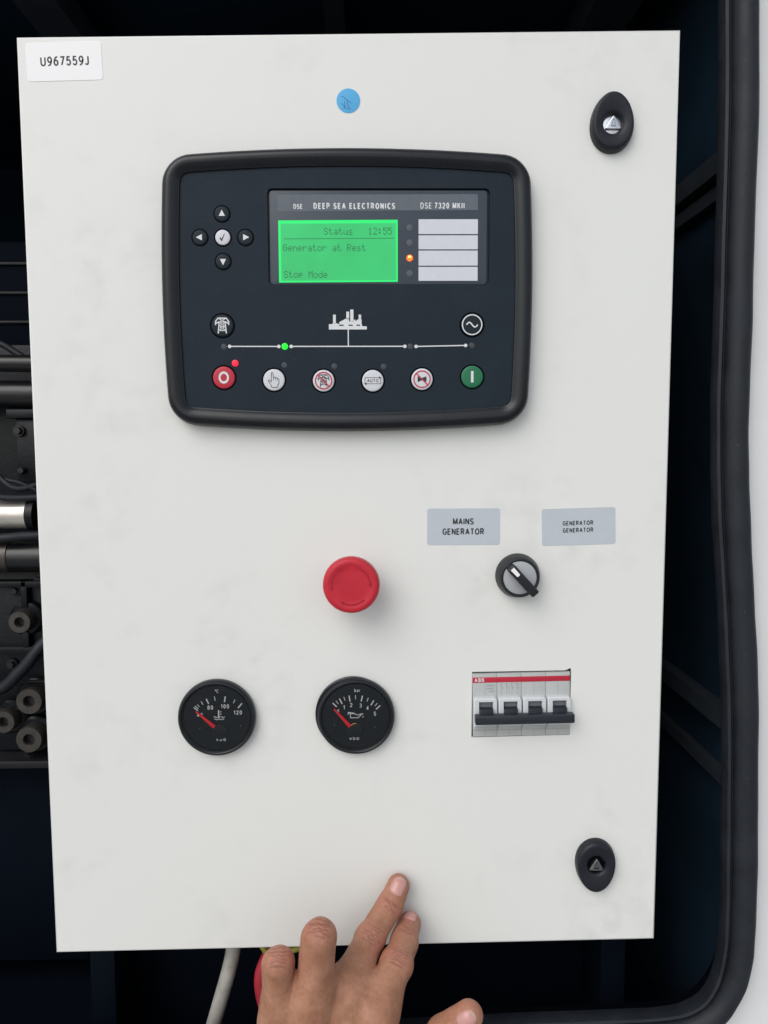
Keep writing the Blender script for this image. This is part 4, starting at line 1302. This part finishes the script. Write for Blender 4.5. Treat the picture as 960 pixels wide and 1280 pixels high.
def skin_material():
    m = bpy.data.materials.new('skin')
    m.use_nodes = True
    nt = m.node_tree
    b_ = nt.nodes['Principled BSDF']
    L = nt.links.new
    tc = nt.nodes.new('ShaderNodeTexCoord')
    n1 = nt.nodes.new('ShaderNodeTexNoise'); n1.inputs['Scale'].default_value = 90; n1.inputs['Detail'].default_value = 6
    n2 = nt.nodes.new('ShaderNodeTexNoise'); n2.inputs['Scale'].default_value = 420; n2.inputs['Detail'].default_value = 4
    L(tc.outputs['Object'], n1.inputs['Vector']); L(tc.outputs['Object'], n2.inputs['Vector'])
    cr = nt.nodes.new('ShaderNodeValToRGB')
    cr.color_ramp.elements[0].position = 0.32; cr.color_ramp.elements[0].color = (0.325, 0.150, 0.087, 1)
    cr.color_ramp.elements[1].position = 0.70; cr.color_ramp.elements[1].color = (0.440, 0.225, 0.142, 1)
    L(n1.outputs['Fac'], cr.inputs['Fac'])
    av = nt.nodes.new('ShaderNodeAttribute'); av.attribute_name = 'blush'
    ac = nt.nodes.new('ShaderNodeAttribute'); ac.attribute_name = 'crease'
    mb = nt.nodes.new('ShaderNodeMix'); mb.data_type = 'RGBA'; mb.inputs[7].default_value = (0.46, 0.175, 0.130, 1)
    sc = nt.nodes.new('ShaderNodeMath'); sc.operation = 'MULTIPLY'; sc.inputs[1].default_value = 0.65
    L(av.outputs['Fac'], sc.inputs[0]); L(sc.outputs['Value'], mb.inputs['Factor']); L(cr.outputs['Color'], mb.inputs[6])
    mc_ = nt.nodes.new('ShaderNodeMix'); mc_.data_type = 'RGBA'; mc_.inputs[7].default_value = (0.21, 0.083, 0.055, 1)
    sc2 = nt.nodes.new('ShaderNodeMath'); sc2.operation = 'MULTIPLY'; sc2.inputs[1].default_value = 0.7
    L(ac.outputs['Fac'], sc2.inputs[0]); L(sc2.outputs['Value'], mc_.inputs['Factor']); L(mb.outputs[2], mc_.inputs[6])
    mm = nt.nodes.new('ShaderNodeMix'); mm.data_type = 'RGBA'; mm.blend_type = 'OVERLAY'; mm.inputs['Factor'].default_value = 0.22
    L(mc_.outputs[2], mm.inputs[6]); L(n2.outputs['Fac'], mm.inputs[7])
    L(mm.outputs[2], b_.inputs['Base Color'])
    b_.inputs['Roughness'].default_value = 0.52
    b_.inputs['Specular IOR Level'].default_value = 0.35
    b_.inputs['Subsurface Weight'].default_value = 0.22
    b_.inputs['Subsurface Radius'].default_value = (1.0, 0.36, 0.22)
    b_.inputs['Subsurface Scale'].default_value = 0.0035
    # skin cells and fine cross lines
    vo = nt.nodes.new('ShaderNodeTexVoronoi'); vo.feature = 'DISTANCE_TO_EDGE'; vo.inputs['Scale'].default_value = 620
    wv = nt.nodes.new('ShaderNodeMapping'); wv.inputs['Scale'].default_value = (1.0, 1.0, 2.2)
    L(tc.outputs['Object'], wv.inputs['Vector']); L(wv.outputs['Vector'], vo.inputs['Vector'])
    ad = nt.nodes.new('ShaderNodeMath'); ad.operation = 'MULTIPLY_ADD'; ad.inputs[1].default_value = 0.9
    L(n2.outputs['Fac'], ad.inputs[0]); L(vo.outputs['Distance'], ad.inputs[2])
    bp = nt.nodes.new('ShaderNodeBump'); bp.inputs['Strength'].default_value = 0.35; bp.inputs['Distance'].default_value = 0.0006
    L(ad.outputs['Value'], bp.inputs['Height']); L(bp.outputs['Normal'], b_.inputs['Normal'])
    return m


me.materials.append(skin_material())
person = bpy.data.objects.new('person', me)
COL.objects.link(person)
tag(person, 'bare left hand, back towards us, middle fingertip pressed on the white door', 'person')
M['nail'] = mat('fingernail', (0.55, 0.285, 0.250), 0.22, spec=0.5, var=0.06, vscale=160)
M['nail_edge'] = mat('fingernail_edge', (0.52, 0.38, 0.31), 0.32, spec=0.5)


def nail(J, key, length, width, dorsal, back=0.35):
    """curved plate lying in the skin on the back of the last joint"""
    a_, c_ = np.array(J[2], float), np.array(J[3], float)
    ax = unit(c_ - a_); dorsal = unit(np.array(dorsal, float) - ax * (np.array(dorsal, float) @ ax)); side = np.cross(ax, dorsal)
    r = RAD[key][3]
    nu, nv = 13, 11
    P0, D0, edge = [], [], []
    for iv in range(nv):
        v = iv / (nv - 1) * 2 - 1                       # -1 root .. +1 free edge
        for iu in range(nu):
            u = iu / (nu - 1) * 2 - 1
            wv = width * (1 - 0.10 * (v < 0) * v * v) * (1 - 0.35 * max(0, abs(v) - 0.72) / 0.28 * 0.9)
            vv = v * (1 - 0.16 * u * u) if v > 0 else v * (1 - 0.10 * u * u)
            along = c_ + ax * (r * back + vv * length / 2)
            an = u * wv / 2 / r
            dr = dorsal * math.cos(an) + side * math.sin(an)
            P0.append(along); D0.append(dr); edge.append(max(abs(u) ** 6, abs(v) ** 8 if v < 0 else 0))
    P0, D0, edge = np.array(P0), np.array(D0), np.array(edge)
    tt = np.full(len(P0), r + 3.5)
    for _ in range(40):
        tt -= hand_sdf(P0 + D0 * tt[:, None]) * 0.8
        tt = np.clip(tt, 0, 30)
    lift = 0.50 - 0.75 * edge
    Q = P0 + D0 * (tt + lift)[:, None]
    Q2 = Q - D0 * 0.8
    faces = []
    for iv in range(nv - 1):
        for iu in range(nu - 1):
            i = iv * nu + iu
            faces.append((i, i + 1, i + nu + 1, i + nu))
            j = i + nu * nv
            faces.append((j, j + nu, j + nu + 1, j + 1))
    ringi = [iu for iu in range(nu)] + [iv * nu + nu - 1 for iv in range(1, nv)] + [(nv - 1) * nu + iu for iu in range(nu - 2, -1, -1)] + [iv * nu for iv in range(nv - 2, 0, -1)]
    for k in range(len(ringi)):
        i, j = ringi[k], ringi[(k + 1) % len(ringi)]
        faces.append((i, i + nu * nv, j + nu * nv, j))
    m_ = bpy.data.meshes.new('fingernail')
    m_.from_pydata([tuple(p_ * MM) for p_ in np.concatenate([Q, Q2])], [], faces)
    bm_ = bmesh.new(); bm_.from_mesh(m_); bmesh.ops.recalc_face_normals(bm_, faces=bm_.faces[:]); bm_.to_mesh(m_); bm_.free()
    m_.shade_smooth()
    m_.materials.append(M['nail']); m_.materials.append(M['nail_edge'])
    for p_ in m_.polygons[:2 * (nu - 1) * (nv - 1)]:
        if min(p_.vertices) % (nu * nv) >= (nv - 2) * nu:
            p_.material_index = 1
    ob = bpy.data.objects.new('fingernail', m_)
    COL.objects.link(ob)
    ob.parent = person
    return ob


nail(MIDDLE, 'm', 12.4, 11.8, (-0.02, -0.86, 0.51), -0.08)
nail(INDEX, 'i', 10.5, 10.2, (-0.02, -0.55, 0.83), 0.0)
nail(THUMB, 't', 12.5, 12.5, (0.12, -0.82, 0.56), 0.1)
